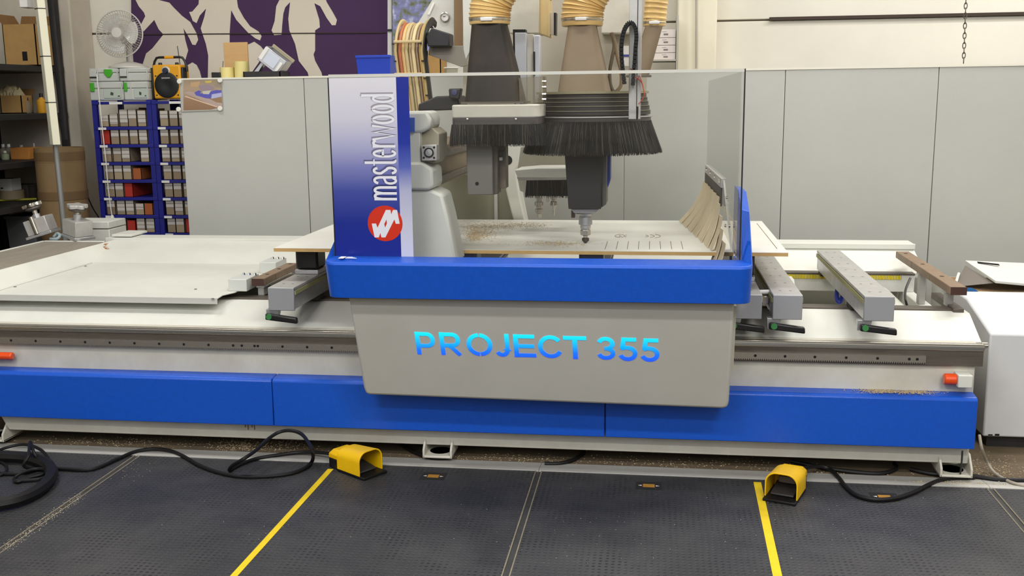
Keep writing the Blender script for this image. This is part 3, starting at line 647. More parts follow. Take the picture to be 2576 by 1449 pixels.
# ------------------------------------------------------------------ white cartons on the far shelf
YF = 7.25
x0, x1 = aY(1640, 120, YF).x, aY(1701, 120, YF).x
sh = thing('wall_shelf', 'grey wall shelf carrying white cartons beside the cream column', 'shelf', (x0, YF, aY(1660, 150, YF).z))
for v in (150, 176):
    z = aY(1660, v, YF).z; MB().box(x0-.25, x1+.005, YF-.02, YF+.25, z-.012, z).build('shelf_board', M('shelf_pale', (176, 172, 160), .5), sh, bevel=.002)
MB().box(x1, x1+.012, YF-.02, YF+.25, 0, aY(1660, 40, YF).z).build('upright', M('shelf_pale', (176, 172, 160), .5), sh)
MB().box(x0-.26, x0-.248, YF-.02, YF+.25, 0, aY(1660, 40, YF).z).build('upright', M('shelf_pale', (176, 172, 160), .5), sh)
zs_ = [148, 131, 112, 93, 72]
zb = aY(1660, 150, YF).z
for k in range(4):
    h = aY(1660, zs_[k+1], YF).z-aY(1660, zs_[k], YF).z
    t = thing('white_carton', 'white carton, %s of the stack beside the cream column' % ['lowest', 'second from bottom', 'third from bottom', 'topmost'][k], 'box', ((x0+x1)/2, YF+.1, zb), 'white cartons beside the column')
    MB().box(x0-.02+.004*k, x1-.004, YF, YF+.2, zb, zb+h-.002).build('carton', M('carton_white', (222, 212, 206), .7), t, bevel=.003)
    MB().box(x1-.085, x1-.055, YF-.001, YF+.001, zb+h*.3, zb+h*.5).build('printed_line', M('print_grey', (120, 112, 110), .7), t)
    MB().box(x1-.095, x1-.065, YF-.001, YF+.001, zb+h*.68, zb+h*.76).build('printed_line', M('print_pale', (176, 166, 160), .7), t)
    zb += h
# ------------------------------------------------------------------ machine bed
XB0, XB1 = -3.44, 1.385
bed = thing('machine_bed', 'long white machine bed with blue skirt panels and steel rail', 'machine', (-1, 5.2, 0))
m = MB().xz([(XB0, .15), (-3.17, .15), (-3.13, .072), (XB1-.03, .072), (XB1-.03, .61), (XB0, .61)], 4.48, 4.60); m.build('base_front', WHITE2, bed, bevel=.006)
MB().box(XB0, XB1, 4.60, 6.1, .30, .42).build('base_floor', WHITE2, bed)
MB().box(XB0, XB1-.02, 4.62, 6.05, .10, .30).build('base_frame', DARK, bed)
XR = aY(2468, 852, 4.5).x+.005; XR2 = aY(2440, 790, 4.75).x
MB().loft([[(XB0, 4.5, .56), (XB0, 4.5, .607), (XB0, 4.75, .682), (XB0, 4.86, .682), (XB0, 4.86, .56)], [(XR, 4.5, .56), (XR, 4.5, .607), (XR2, 4.75, .682), (XR2, 4.86, .682), (XR, 4.86, .56)]]).build('front_apron', WHITE, bed, bevel=.004)
# blue skirt panels
xq = [XB0, aY(685, 1000, 4.4).x, aY(1522, 1050, 4.4).x, aY(2458, 1060, 4.4).x]
for i in range(3):
    x0, x1 = xq[i]+.0015, xq[i+1]-.0015
    MB().loft([[(x0, 4.40, .165), (x0, 4.40, .378), (x0, 4.412, .39), (x0, 4.482, .395), (x0, 4.482, .165)], [(x1, 4.40, .165), (x1, 4.40, .378), (x1, 4.412, .39), (x1, 4.482, .395), (x1, 4.482, .165)]]).build('skirt_panel', BLUE, bed, bevel=.004)
# rail, cap strip, rack
MB().box(XB0, XR+.0, 4.455, 4.53, .578, .608).build('rail_cap', STEEL, bed, bevel=.003)
MB().box(XB0, XR-.002, 4.46, 4.50, .512, .578).build('rail_bar', STEELD, bed, bevel=.002)
MB().box(XB0, XR, 4.450, 4.456, .588, .598).build('rail_edge', CHROME, bed)
def rack(x0, x1, zt_, holes, z2=None):
    n = int((x1-x0)/.009); lo = [(x0, zt_-.034)]
    for k in range(n):
        xx = x0+(x1-x0)*k/n; d = (x1-x0)/n
        lo += [(xx+d*.15, zt_-.034), (xx+d*.35, zt_-.028), (xx+d*.65, zt_-.028), (xx+d*.85, zt_-.034)]
    lo.append((x1, zt_-.034))
    r = MB().xz(lo+[(x1, zt_), (x0, zt_)], 4.446, 4.462).build('gear_rack', STEEL, bed, smooth=False)
    for u, v in holes:
        c = aY(u, v, 4.446); MB().lathe([(.0062, 0), (.0062, .002), (0, .002)], (c.x, 4.4475, zt_-.014), (0, -1, 0), 10).build('screw_hole', HOLE, r)
zr = aY(600, 862, 4.446).z
rack(XB0, -1.2, zr, [(28+62*k, 860) for k in range(14)]+[(608, 865), (640, 865)])
rack(aY(1835, 890, 4.446).x, aY(2330, 898, 4.446).x, aY(2000, 889, 4.446).z, [(u, 895) for u in (1900, 1975, 2050, 2129, 2208, 2288, 2308)])
c = aY(2476, 869, 4.47); MB().cyl(c-Vector((.012, 0, 0)), c+Vector((.014, 0, 0)), .014, 12).build('end_bolt', CHROME, bed, bevel=.002)
for k_, u_ in enumerate((617, 624, 634, 640)):
    c = aY(u_, 1068, 4.479); MB().box(c.x-.003, c.x+.002, 4.4785, 4.481, c.z-.014-.012*(k_ % 2), c.z+.012).build('rust_streak', M('rust_brown', (140, 96, 58), .8), bed)
# photocells
def cell(u0, um, u1, v0, v1, nm):
    a, b, c = aY(u0, v1, 4.44), aY(um, v1, 4.44), aY(u1, v0, 4.44)
    h = MB().box(b.x, c.x, 4.405, 4.482, a.z, c.z).build('sensor_housing', WHITE, bed, bevel=.003)
    MB().cyl((a.x, 4.442, (a.z+c.z)/2), (b.x+.002, 4.442, (a.z+c.z)/2), (c.z-a.z)*.46, 16).build('orange_lens', ORANGE, h, bevel=.006, label='orange sensor lens')
cell(2373, 2404, 2442, 940, 969, 'r')
a, b = aY(-30, 905, 4.44), aY(31, 886, 4.44)
h = MB().box(a.x-.03, a.x+.02, 4.405, 4.482, a.z, b.z).build('sensor_housing', WHITE, bed, bevel=.003)
MB().cyl((a.x+.02, 4.442, (a.z+b.z)/2), (b.x, 4.442, (a.z+b.z)/2), (b.z-a.z)*.46, 16).build('orange_lens', ORANGE, h, bevel=.006, label='orange sensor lens')
# levelling feet
def foot(u0, u1):
    x0, x1 = aY(u0, 1120, 4.44).x, aY(u1, 1120, 4.44).x
    f = MB().box(x0, x1, 4.44, 4.60, .022, .034).build('levelling_foot', WHITE2, bed, bevel=.004)
    for xx in (x0, x1-.010): MB().yz([(4.44, .022), (4.44, .06), (4.49, .115), (4.6, .115), (4.6, .022)], xx, xx+.010).build('side_web', WHITE2, f, bevel=.003)
    MB().cyl(((x0+x1)/2, 4.52, .002), ((x0+x1)/2, 4.52, .034), .05, 16).build('pad', DARK, f)
foot(1062, 1136); foot(2370, 2453)
foot(-60, 10)
# rails on the bed
MB().box(aY(500, 752, 4.8).x, aY(2422, 780, 4.8).x, 4.79, 4.86, .672, .692).build('front_rail', STEELD, bed, bevel=.003)
MB().box(aY(1900, 690, 5.7).x-2.2, aY(2300, 700, 5.7).x, 5.69, 5.76, .60, .692).build('rear_rail', WHITE, bed, bevel=.003)
MB().box(aY(1900, 690, 5.7).x-2.2, aY(2300, 700, 5.7).x, 5.685, 5.75, .692, .702).build('rear_rail_cap', STEELD, bed, bevel=.002)
rm = bpy.data.materials.new('ruler_yellow'); rm.use_nodes = True; nt = rm.node_tree; N = nt.nodes; L = nt.links
tc = N.new('ShaderNodeTexCoord'); wv = N.new('ShaderNodeTexWave'); wv.bands_direction = 'X'; wv.inputs['Scale'].default_value = 40.; L.new(tc.outputs['Object'], wv.inputs['Vector'])
cr = N.new('ShaderNodeValToRGB'); cr.color_ramp.elements[0].position = .12; cr.color_ramp.elements[1].position = .22; cr.color_ramp.elements[0].color = (*lin((60, 54, 30)), 1); cr.color_ramp.elements[1].color = (*lin((226, 204, 60)), 1)
L.new(wv.outputs[0], cr.inputs[0]); L.new(cr.outputs[0], N['Principled BSDF'].inputs['Base Color'])
MB().box(aY(1900, 690, 5.7).x-.6, aY(2265, 700, 5.7).x, 5.684, 5.6905, .668, .690).build('ruler_strip', rm, bed, label='yellow measuring strip')
# rear riser and lip
xl0, xl1 = aZ(252, 606, .80).x, aZ(2290, 612, .80).x
YL = 6.05
MB().loft([[(xl0, 5.78, .665), (xl0, 5.78, .69), (xl0, YL, .775), (xl0, YL, .81), (xl0, YL+.16, .81), (xl0, YL+.16, .4), (xl0, YL, .4)], [(xl1, 5.78, .665), (xl1, 5.78, .69), (xl1, YL, .775), (xl1, YL, .81), (xl1, YL+.16, .81), (xl1, YL+.16, .4), (xl1, YL, .4)]]).build('rear_riser', WHITE, bed, bevel=.004)
MB().box(xl0, xl1, YL-.012, YL+.002, .782, .812).build('rear_lip', WHITE, bed, bevel=.003)
MB().box(XB1-.06, XB1, 4.86, 6.05, .42, .60).build('end_wall', WHITE, bed, bevel=.004)
MB().box(1.33, 1.375, 4.76, 5.15, .672, .70).build('end_strip', STEELD, bed, bevel=.003)
MB().cyl((1.20, 4.95, .56), (1.20, 5.65, .58), .055, 14).build('end_roller', WHITE, bed)
for xx in (.66, 1.0): MB().loft([[(xx, 5.3, .42), (xx+.09, 5.3, .42), (xx+.09, 5.4, .42), (xx, 5.4, .42)], [(xx+.01, 5.58, .68), (xx+.08, 5.58, .68), (xx+.08, 5.69, .68), (xx+.01, 5.69, .68)]]).build('rail_strut', WHITE, bed, bevel=.004)
MB().tube(smoothpath([aY(2108, 720, 5.3), aY(2105, 745, 5.25), aY(2112, 760, 5.22), aY(2122, 740, 5.25), aY(2126, 722, 5.3)]), .012, 8).build('air_hose', M('hose_blue', (34, 58, 170), .4), bed, label='blue coiled air hose')
MB().tube(smoothpath([aY(2128, 740, 5.2), aY(2134, 760, 5.2), aY(2136, 775, 5.2)]), .006, 6).build('air_hose', M('hose_red', (190, 90, 60), .4), bed, label='reddish air hose')
MB().tube(smoothpath([aY(2290, 700, 5.2), aY(2278, 730, 5.1), aY(2278, 755, 5.0), aY(2284, 775, 5.0)]), .006, 6).build('air_hose', BLACK, bed)
# sheet-metal cover pan on the left
PZ = .72
pf = aZ(0, 742, PZ).y
xa, xe = aZ(235, 660, PZ).x, aZ(252, 612, .80).x
yb = aZ(240, 660, PZ).y
c1, c2, c3 = aZ(533, 757, PZ), aZ(560, 742, PZ), aZ(590, 735, PZ)
pan = thing('cover_pan', 'large cream sheet-metal cover pan over the left half of the bed', 'cover', (-2.6, 5.2, PZ))
MB().xy([(xa, pf), (c1.x, pf), (c2.x, c2.y), (c3.x, c3.y), (c3.x+.02, 5.0), (-1.63, 5.0), (-1.63, yb), (xa, yb)], PZ-.004, PZ).build('floor_sheet', WHITE, pan)
MB().xy([(xa, pf-.003), (c1.x, pf-.003), (c1.x, pf+.002), (xa, pf+.002)], PZ-.028, PZ+.003).build('front_hem', M('hem_grey', (196, 196, 192), .5), pan, bevel=.002)
MB().ext([(xa, pf, PZ), (xa, yb, PZ), (xe, YL-.016, .797), (xe, pf-.35, .80), (xe, pf-.35, .72)], (-.006, 0, 0)).build('left_wall', WHITE, pan)
MB().ext([(xa, yb, PZ), (-1.63, yb, PZ), (-1.63, YL-.014, .797), (xe, YL-.014, .797)], (0, .004, -.004)).build('back_wall', WHITE, pan)
MB().box(xa-.004, xa+.012, pf, yb-.03, PZ, PZ+.006).build('seam_fold', WHITE, pan, bevel=.002)
cr_ = aZ(252, 615, .79); 
o = MB()
for k in range(14):
    a = random.uniform(-.9, .5); c = cr_+Vector((random.uniform(0, .05), -.02, random.uniform(-.03, .006)))
    o.loft([[c+Vector((0, 0, .004)), c+Vector((.03*math.cos(a), -.004, .03*math.sin(a))), c+Vector((0, -.004, -.004))], [c+Vector((0, .004, .004)), c+Vector((.03*math.cos(a), 0, .03*math.sin(a))), c+Vector((0, 0, -.004))]])
o = o.build('sealant', M('sealant_rust', (176, 112, 60), .8), pan, smooth=False); o['kind'] = 'stuff'
for u, v in ((38, 722), (215, 670), (492, 728), (535, 752)):
    c = aZ(u, v, PZ); MB().lathe([(.008, 0), (.006, .003), (0, .003)], c, (0, 0, 1), 8).build('screw_head', STEELD, pan)

# ------------------------------------------------------------------ side bench, fixtures
BZ = .80
bx0 = aZ(0, 632, BZ).x; by1 = aZ(90, 606, BZ).y; bx1 = xe-.012
bn = thing('side_bench', 'grey-topped side bench beside the left end of the machine', 'bench', ((bx0+bx1)/2, 5.6, 0))
MB().box(bx0+.02, bx1-.0, 4.2, by1-.02, BZ-.03, BZ).build('worktop', M('bench_grey', (150, 142, 130), .6, var=.18, scale=4., stretch=(6, 1, 1)), bn, bevel=.004)
MB().box(bx0, bx0+.02, 4.2, by1, BZ-.035, BZ+.004).build('edge_strip', WHITE, bn, bevel=.003)
MB().box(bx0, bx1, by1-.02, by1, BZ-.035, BZ+.004).build('edge_strip', WHITE, bn, bevel=.003)
for xx in (bx0+.03, bx1-.14):
    for yy in (4.3, by1-.12): MB().box(xx, xx+.06, yy, yy+.06, 0, BZ-.03).build('leg', WHITE2, bn)
# white plates behind the bench corner
p0, p1 = aY(222, 590, 6.3), aY(277, 557, 6.3)
wp = thing('white_corner_block', 'white sheet-metal block behind the aluminium clamps', 'block', ((p0.x+p1.x)/2, 6.33, 0))
MB().box(p0.x-.12, p1.x, 6.28, 6.5, 0, p1.z-.05).build('lower_box', WHITE, wp, bevel=.004)
MB().box(p0.x-.12, p1.x, 6.275, 6.5, p1.z-.045, p1.z).build('upper_box', WHITE, wp, bevel=.004)
p0, p1 = aZ(240, 600, .83), aZ(338, 588, .83)
MB().box(p0.x, p1.x, 6.06, 6.27, .815, .83).build('corner_plate', WHITE, wp, bevel=.003)
def clamp(u0, v0, lab, tilt, rz, round_):
    t = thing('clamping_fixture', lab, 'clamp', (0, 0, 0), 'aluminium clamping fixtures')
    MB().box(-.085, .085, -.07, .07, 0, .018).build('base_plate', ALU, t, bevel=.003)
    MB().box(-.07, .075, -.06, .06, .018, .115).build('clamp_body', ALUW, t, bevel=.004)
    if not round_: MB().cyl((-.005, -.062, .02), (-.005, -.062, .13), .018, 16).build('guide_bar', CHROME, t)
    MB().cyl((0, 0, .115), (0, 0, .15 if round_ else .14), .024, 18).build('post', ALU, t)
    MB().cyl((0, 0, .14), (0, 0, .20), .016, 16).build('spindle', STEEL, t)
    MB().lathe([(.03, .165), (.05, .175), (.05, .185)], (0, 0, 0), (0, 0, 1), 20).build('collar', STEELD, t)
    n = 5; pr_ = []
    for i in range(30):
        a = i*2*math.pi/30; r = .056+.010*math.cos(n*a); pr_.append((r*math.cos(a), r*math.sin(a)))
    MB().xy(pr_, .188, .212).build('star_knob', ALUW if round_ else CHROME, t, bevel=.004)
    c = aY(u0, v0, 6.0) 
    t.location = c; t.rotation_euler = (0, tilt, rz)
    return t
t = clamp(118, 606, 'left aluminium clamping fixture tipped over on the bench corner', math.radians(-17), .12, False); t.location = (aZ(112, 603, BZ).x, aZ(112, 603, BZ).y, BZ+.028)
t = clamp(200, 604, 'right aluminium clamping fixture resting beside the tipped one', math.radians(7), -.5, True); t.location = (aZ(196, 603, BZ).x+.0, aZ(196, 603, BZ).y, BZ+.014)
c = aZ(143, 604, BZ); tag(MB().tube(smoothpath([c+Vector((-.02, 0, .02)), c+Vector((0, .01, .04)), c+Vector((.03, -.01, .03)), c+Vector((.02, -.03, .012)), c+Vector((-.03, -.02, .01))]), .010, 8).build('blue_grip', M('grip_grey_blue', (150, 170, 176), .5)), 'small grey-blue rubber grip between the two aluminium clamps', 'grip')

# ------------------------------------------------------------------ work support beams
ZB = .825; BL = 1.31; BH = .10
a, b = aZ(2175, 745, ZB), aZ(2250, 745, ZB); BW = b.x-a.x; YB0 = a.y
def make_beam(label):
    t = thing('support_beam', label, 'beam', (0, 0, 0), 'sliding support beams on the bed')
    MB().box(-BW/2, BW/2, 0, BL, -.014, 0).build('top_plate', ALUW, t, bevel=.002)
    MB().box(-BW/2+.002, BW/2-.002, .012, BL-.012, -BH, -.014).build('beam_body', ALU, t)
    MB().box(-BW/2, BW/2, -.004, .012, -BH-.005, -.001).build('end_cap', M('cap_grey', (150, 150, 154), .5), t, bevel=.003)
    for s in (-1, 1): MB().box(min(s*BW/2, s*(BW/2+.004)), max(s*BW/2, s*(BW/2+.004)), .01, BL-.01, -.034, -.016).build('seal_strip', M('seal_olive', (158, 156, 106), .6), t)
    for y0 in (.44, 1.30): MB().box(-BW/2+.012, BW/2-.012, y0-.07, min(y0+.02, BL-.005), -.131, -BH).build('slide_shoe', DARK, t, bevel=.003)
    for k in range(7):
        for s in (-1, 1): MB().lathe([(.007, .0004), (0, .0006)], (s*BW*.18, .10+k*.19, 0), (0, 0, 1), 8).build('plug_hole', M('hole_grey', (128, 122, 118), .7), t)
    br = MB().xz([(-BW/2-.02, -.15), (-BW/2+.03, -.15), (-BW/2+.04, -BH-.004), (-BW/2-.02, -BH-.004)], .015, .05).build('lever_bracket', ALU, t, bevel=.002)
    lv = MB().ext([(-BW/2-.012, -.02, -BH-.016), (BW/2+.012, -.02, -BH-.035), (BW/2+.014, -.02, -BH-.062), (-BW/2-.014, -.02, -BH-.046)], (0, .026, 0)).build('clamp_lever', BLACK, t, bevel=.006)
    MB().cyl((-BW/2+.006, -.024, -BH-.031), (-BW/2+.006, -.016, -BH-.031), .013, 14).build('button', GREENB, lv, label='green lever button')
    return t
beam0 = make_beam('support beam nearest the brown stop bar at the right end'); beam0.location = ((a.x+b.x)/2, YB0, ZB)
def beam_at(x, lab):
    t = copy_tree(beam0); t.location = (x, YB0, ZB); t['label'] = lab; return t
xB = (aY(1945, 740, YB0).x+aY(2020, 740, YB0).x)/2; beam_at(xB, 'support beam with bare rail beside the right corner of the white board')
xC = aY(1918, 735, YB0).x-BW/2; bC = beam_at(xC, 'support beam half hidden by the right corner of the blue bumper')
MB().cyl(aY(1900, 735, 4.52), aY(1946, 734, 4.52), .010, 12).build('release_pin', PAPER, bC, bevel=.002)
MB().cbox(aY(1925, 756, 4.54), (.03, .03, .045)).build('pin_bracket', STEEL, bC, bevel=.003)
MB().cyl(aY(1932, 765, 4.50), aY(1940, 782, 4.48), .009, 10).build('latch_roller', CHROME, bC)
xL = (aY(675, 722, YB0).x+aY(737, 722, YB0).x)/2; beam_at(xL, 'support beam at the left of the blue bumper carrying the black pod')
xM1 = aY(1490, 640, 4.75).x; xM2 = aY(1178, 640, 4.75).x
beam_at(xM1, 'support beam hidden under the middle of the board'); beam_at(xM2, 'support beam under the left half of the board')
# pods
ZBD = .98; TB = .017
def pod(x, y, lab):
    t = thing('suction_pod', lab, 'pod', (x, y, ZB), 'black suction pods under the board')
    MB().box(x-.058, x+.058, y-.07, y+.07, ZB, ZB+.022).build('base_plate', ALU, t, bevel=.003)
    MB().box(x-.056, x+.056, y-.065, y+.065, ZB+.022, ZBD-TB-.008).build('pod_body', BLACK, t, bevel=.012)
    MB().box(x-.05, x+.05, y-.06, y+.06, ZBD-TB-.008, ZBD-TB).build('rubber_seal', RUBBER, t)
yp = aZ(780, 679, ZB+.022).y
pod(xL, yp+.07, 'black suction pod on the support beam left of the bumper')
pod(xM1, 4.72, 'black suction pod below the board under the spindle'); pod(xM2, 4.72, 'black suction pod below the board left of the spindle'); pod(xC, 4.75, 'black suction pod below the right end of the board')
# stop bars
def stopbar(ufr, vfr, wpx, ub, vb, post_px, lab, side):
    a = aY(post_px[0], post_px[1], 4.88); zt_ = a.z+.036
    f0, f1 = aZ(ufr, vfr, zt_), aZ(ufr+wpx, vfr, zt_); bk = aZ(ub, vb, zt_)
    t = thing('stop_bar', lab, 'bar', ((f0.x+f1.x)/2, f0.y, zt_))
    L_ = bk.y-f0.y
    for k in range(3):
        y0 = f0.y+L_*k/3; MB().box(f0.x, f1.x, y0+(.002 if k else 0), y0+L_/3-.002, zt_-.036, zt_).build('bar_section', BROWN, t, bevel=.003)
    MB().box(f0.x, f1.x, f0.y-.003, f0.y, zt_-.036, zt_).build('end_face', BROWND, t)
    for k in range(3):
        c = ((f0.x+f1.x)/2, f0.y+L_*(k+.78)/3, zt_); MB().lathe([(.011, .0005), (.006, .0008), (0, .0008)], c, (0, 0, 1), 10).build('screw_recess', HOLE, t)
    for yy in (4.86, 5.35):
        MB().box((f0.x+f1.x)/2-.016, (f0.x+f1.x)/2+.016, yy, yy+.05, .60 if yy > 5 and side > 0 else PZ if yy > 5 else .69, zt_-.036).build('bar_post', ALUW, t, bevel=.003)
        MB().box((f0.x+f1.x)/2-.022, (f0.x+f1.x)/2+.022, yy-.004, yy+.054, zt_-.052, zt_-.036).build('saddle', ALU, t, bevel=.002)
    return t
stopbar(2392, 722, 40, 2252, 632, (2345, 727), 'brown stop bar on two posts near the right end', 1)
stopbar(633, 701, 31, 735, 661, (628, 714), 'brown stop bar left of the blue bumper', -1)
# pale junction blocks beside the left stop bar
for (u, v, lab) in ((575, 733, 'pale junction block in front of the left stop bar'), (653, 688, 'pale junction block behind the left stop bar')):
    c = aZ(u, v, PZ); x0 = c.x; y0 = c.y
    t = thing('junction_block', lab, 'block', (x0+.05, y0+.08, PZ), 'pale junction blocks on the pan')
    MB().box(x0, x0+.095, y0, y0+.17, PZ, PZ+.062).build('block_body', M('block_pale', (206, 208, 204), .4), t, bevel=.004)
    for k in range(3): MB().lathe([(.008, .062), (.006, .072), (0, .073)], (x0+.03+.03*k, y0+.13, PZ), (0, 0, 1), 10).build('screw_head', CHROME, t)
# the board
bf0, bf1 = aZ(680, 627, ZBD), aZ(1980, 632, ZBD); yk = aZ(1922, 556, ZBD).y
yf = (bf0.y+bf1.y)/2
bd = thing('white_board', 'large white laminated board lying across the pods under the spindle', 'board', ((bf0.x+bf1.x)/2, yf, ZBD-TB))
MB().box(bf0.x, bf1.x, yf, yk, ZBD-TB, ZBD-.0015).build('core', M('mdf_edge', (206, 167, 106), .7, var=.1, scale=20.), bd)
MB().box(bf0.x, bf1.x, yf, yk, ZBD-.0015, ZBD).build('laminate_face', M('laminate_white', (236, 234, 226), .3, var=.05, scale=2.), bd)
GR_ = M('groove_dark', (118, 100, 78), .8); m = MB()
def groove(u0, v0, u1, v1, w_=.003):
    a, b = aZ(u0, v0, ZBD), aZ(u1, v1, ZBD); d = (b-a).normalized(); n = Vector((-d.y, d.x, 0))*w_/2
    m.ext([a-n, a+n, b+n, b-n], (0, 0, .0006))
groove(1904, 562, 1955, 626)
for k in range(8): u = 1522+28*k; groove(u+(4-k)*1.6, 607, u, 627, .0025)
for (u, r) in ((1600, .06), (1602, .085), (1604, .11)):
    c = aZ(u, 594, ZBD)
    for s in (0, 1): m.tube([c+Vector((r*math.cos(t_), r*.9*math.sin(t_), .0003)) for t_ in [math.radians(-40+80*i/8+180*s) for i in range(9)]], .0014, 4)
m.build('engraved_lines', GR_, bd, smooth=False)
# sawdust
def dust(name, label, spots, n, size, z, mat=WOODY, surf=None):
    m = MB()
    for i in range(n):
        u, v, su, sv = random.choice(spots); q = aZ(random.gauss(u, su), random.gauss(v, sv), z)
        if surf and not surf(q): continue
        s = size*random.uniform(.5, 1.5); a = random.uniform(0, 6.28)
        p = [q+Vector((s*math.cos(a+t_), s*math.sin(a+t_), .0004)) for t_ in (0, 2.1, 4.2)]
        tp = m.bm.verts.new(q+Vector((0, 0, s*.6))); V = [m.bm.verts.new(x) for x in p]
        for i_ in range(3): m.bm.faces.new((V[i_], V[(i_+1) % 3], tp))
    o = m.build(name, mat, smooth=False); tag(o, label, 'sawdust', None, 'stuff'); return o
ins = lambda q: bf0.x < q.x < bf1.x and yf < q.y < yk
dust('board_sawdust', 'loose tan sawdust swept across the white board left of the spindle', [(1230, 568, 40, 5), (1200, 580, 16, 8), (1300, 566, 40, 4), (1215, 590, 18, 8), (1400, 613, 40, 4), (1190, 595, 10, 6)], 3200, .003, ZBD, WOODY, ins)
dust('skirt_sawdust', 'tan wood chips lying on the top edge of the right blue skirt panel', [(2260, 984, 40, 3), (2210, 982, 25, 3), (2300, 986, 30, 3)], 1300, .003, .395, WOODY, lambda q: 4.412 < q.y < 4.48)
# ------------------------------------------------------------------ moving carriage
cg = thing('machine_carriage', 'moving machine carriage with blue bumper, clear guard and spindle heads', 'machine', (-.45, 4.3, 0))
YFB = 3.98; YG = 4.11
# blue bumper: outer contour in plan, heights of top edge per point
zt0 = aY(1300, 667, YFB).z; zb0 = (aY(822, 745, YFB+.03).z+aY(1888, 770, YFB+.03).z)/2
xl, xr = aY(808, 650, YFB).x, aY(1897, 678, YFB).x
xbl, xbr = aY(821, 745, YFB+.03).x, aY(1890, 770, YFB+.03).x
zg = aY(1300, 648, YG).z
R_ = .055; out, top, bot, inn, zz = [], [], [], [], []
def cn(cx, cy, r, a0, a1, n=6): return [(cx+r*math.cos(math.radians(a0+(a1-a0)*i/n)), cy+r*math.sin(math.radians(a0+(a1-a0)*i/n))) for i in range(n+1)]
def contour(x0, x1, yf_, R): return [(x0, 4.62), (x0, 4.40), (x0, 4.22)]+cn(x0+R, yf_+R, R, 180, 270)+cn(x1-R, yf_+R, R, 270, 360)+[(x1, 4.22), (x1, 4.40), (x1, 4.62)]
T_ = contour(xl, xr, YFB, R_); B_ = contour(xbl, xbr, YFB+.03, R_); gxa, gxb = aY(845, 640, YG).x, aY(1859, 655, YG).x
I_ = contour(gxa-.010, gxb+.012, YG-.002, .012); IB = contour(gxa-.008, gxb+.010, YG+.0, .012)
n = len(T_); rings = []
def topz(i, p, inner):
    left = i < n/2; y = p[1]; base = zt0
    sl, lim = (.48, .30) if left else (.98, .25)
    return base+max(0, min(lim, (y-(YFB+.05))*sl))
for i in range(n):
    tz = topz(i, T_[i], False); iz = max(topz(i, T_[i], True)+.010, zg if 3 <= i < n-3 else 0)
    t3 = Vector((*T_[i], tz)); rings.append([Vector((*B_[i], zb0)), t3+(Vector((*B_[i], zb0))-t3)*.05, t3+(Vector((*I_[i], iz))-t3)*.07+Vector((0, 0, .002)), Vector((*I_[i], iz)), Vector((*IB[i], zb0))])
bp = MB().loft(rings).build('bumper', BLUE, cg, bevel=.006, label='bright blue bumper shell')
MB().box(xl+.12, xr-.10, YG-.02, YG+.45, zb0+.01, zb0+.03).build('bumper_floor', DARK, cg)
# tilted grey front box
P0 = Vector((0, 4.06, zb0)); DN = Vector((.017, .354, -.935)).normalized(); NN = Vector((1, 0, 0)).cross(DN).normalized()
if NN.y > 0: NN = -NN
def onface(u, v, lift=0): return aP(u, v, P0+NN*lift, NN)
TL, TR, BR, BL_ = (874, 735), (1848, 757), (1833, 1029), (917, 993)
def lerp(a, b, t): return (a[0]+(b[0]-a[0])*t, a[1]+(b[1]-a[1])*t)
poly = [TL]
poly += [lerp(TL, BL_, .86), lerp(TL, BL_, .93), lerp(lerp(TL, BL_, .975), lerp(BL_, BR, .006), .5), lerp(BL_, BR, .012), lerp(BL_, BR, .03)]
poly += [lerp(BL_, BR, .96), lerp(BL_, BR, .983), lerp(lerp(BL_, BR, .995), lerp(TR, BR, .97), .5), lerp(TR, BR, .93), lerp(TR, BR, .86), TR]
F_ = [onface(*q) for q in poly]
m = MB(); bk_ = [p+Vector((0, .17-.0*(p.z), .0)) for p in F_]
m.loft([F_, bk_]); gb = m.build('front_box', GREYBOX, cg, bevel=.012, seg=3)
MB().ext([onface(1847, 770, -.05), onface(1853, 770, -.05), onface(1845, 930, -.05), onface(1836, 930, -.05)], (0, .10, 0)).build('side_plate', WHITE2, cg)
MB().box(-.95, .15, 4.22, 4.452, .60, .80).build('rail_carrier', DARK, cg)
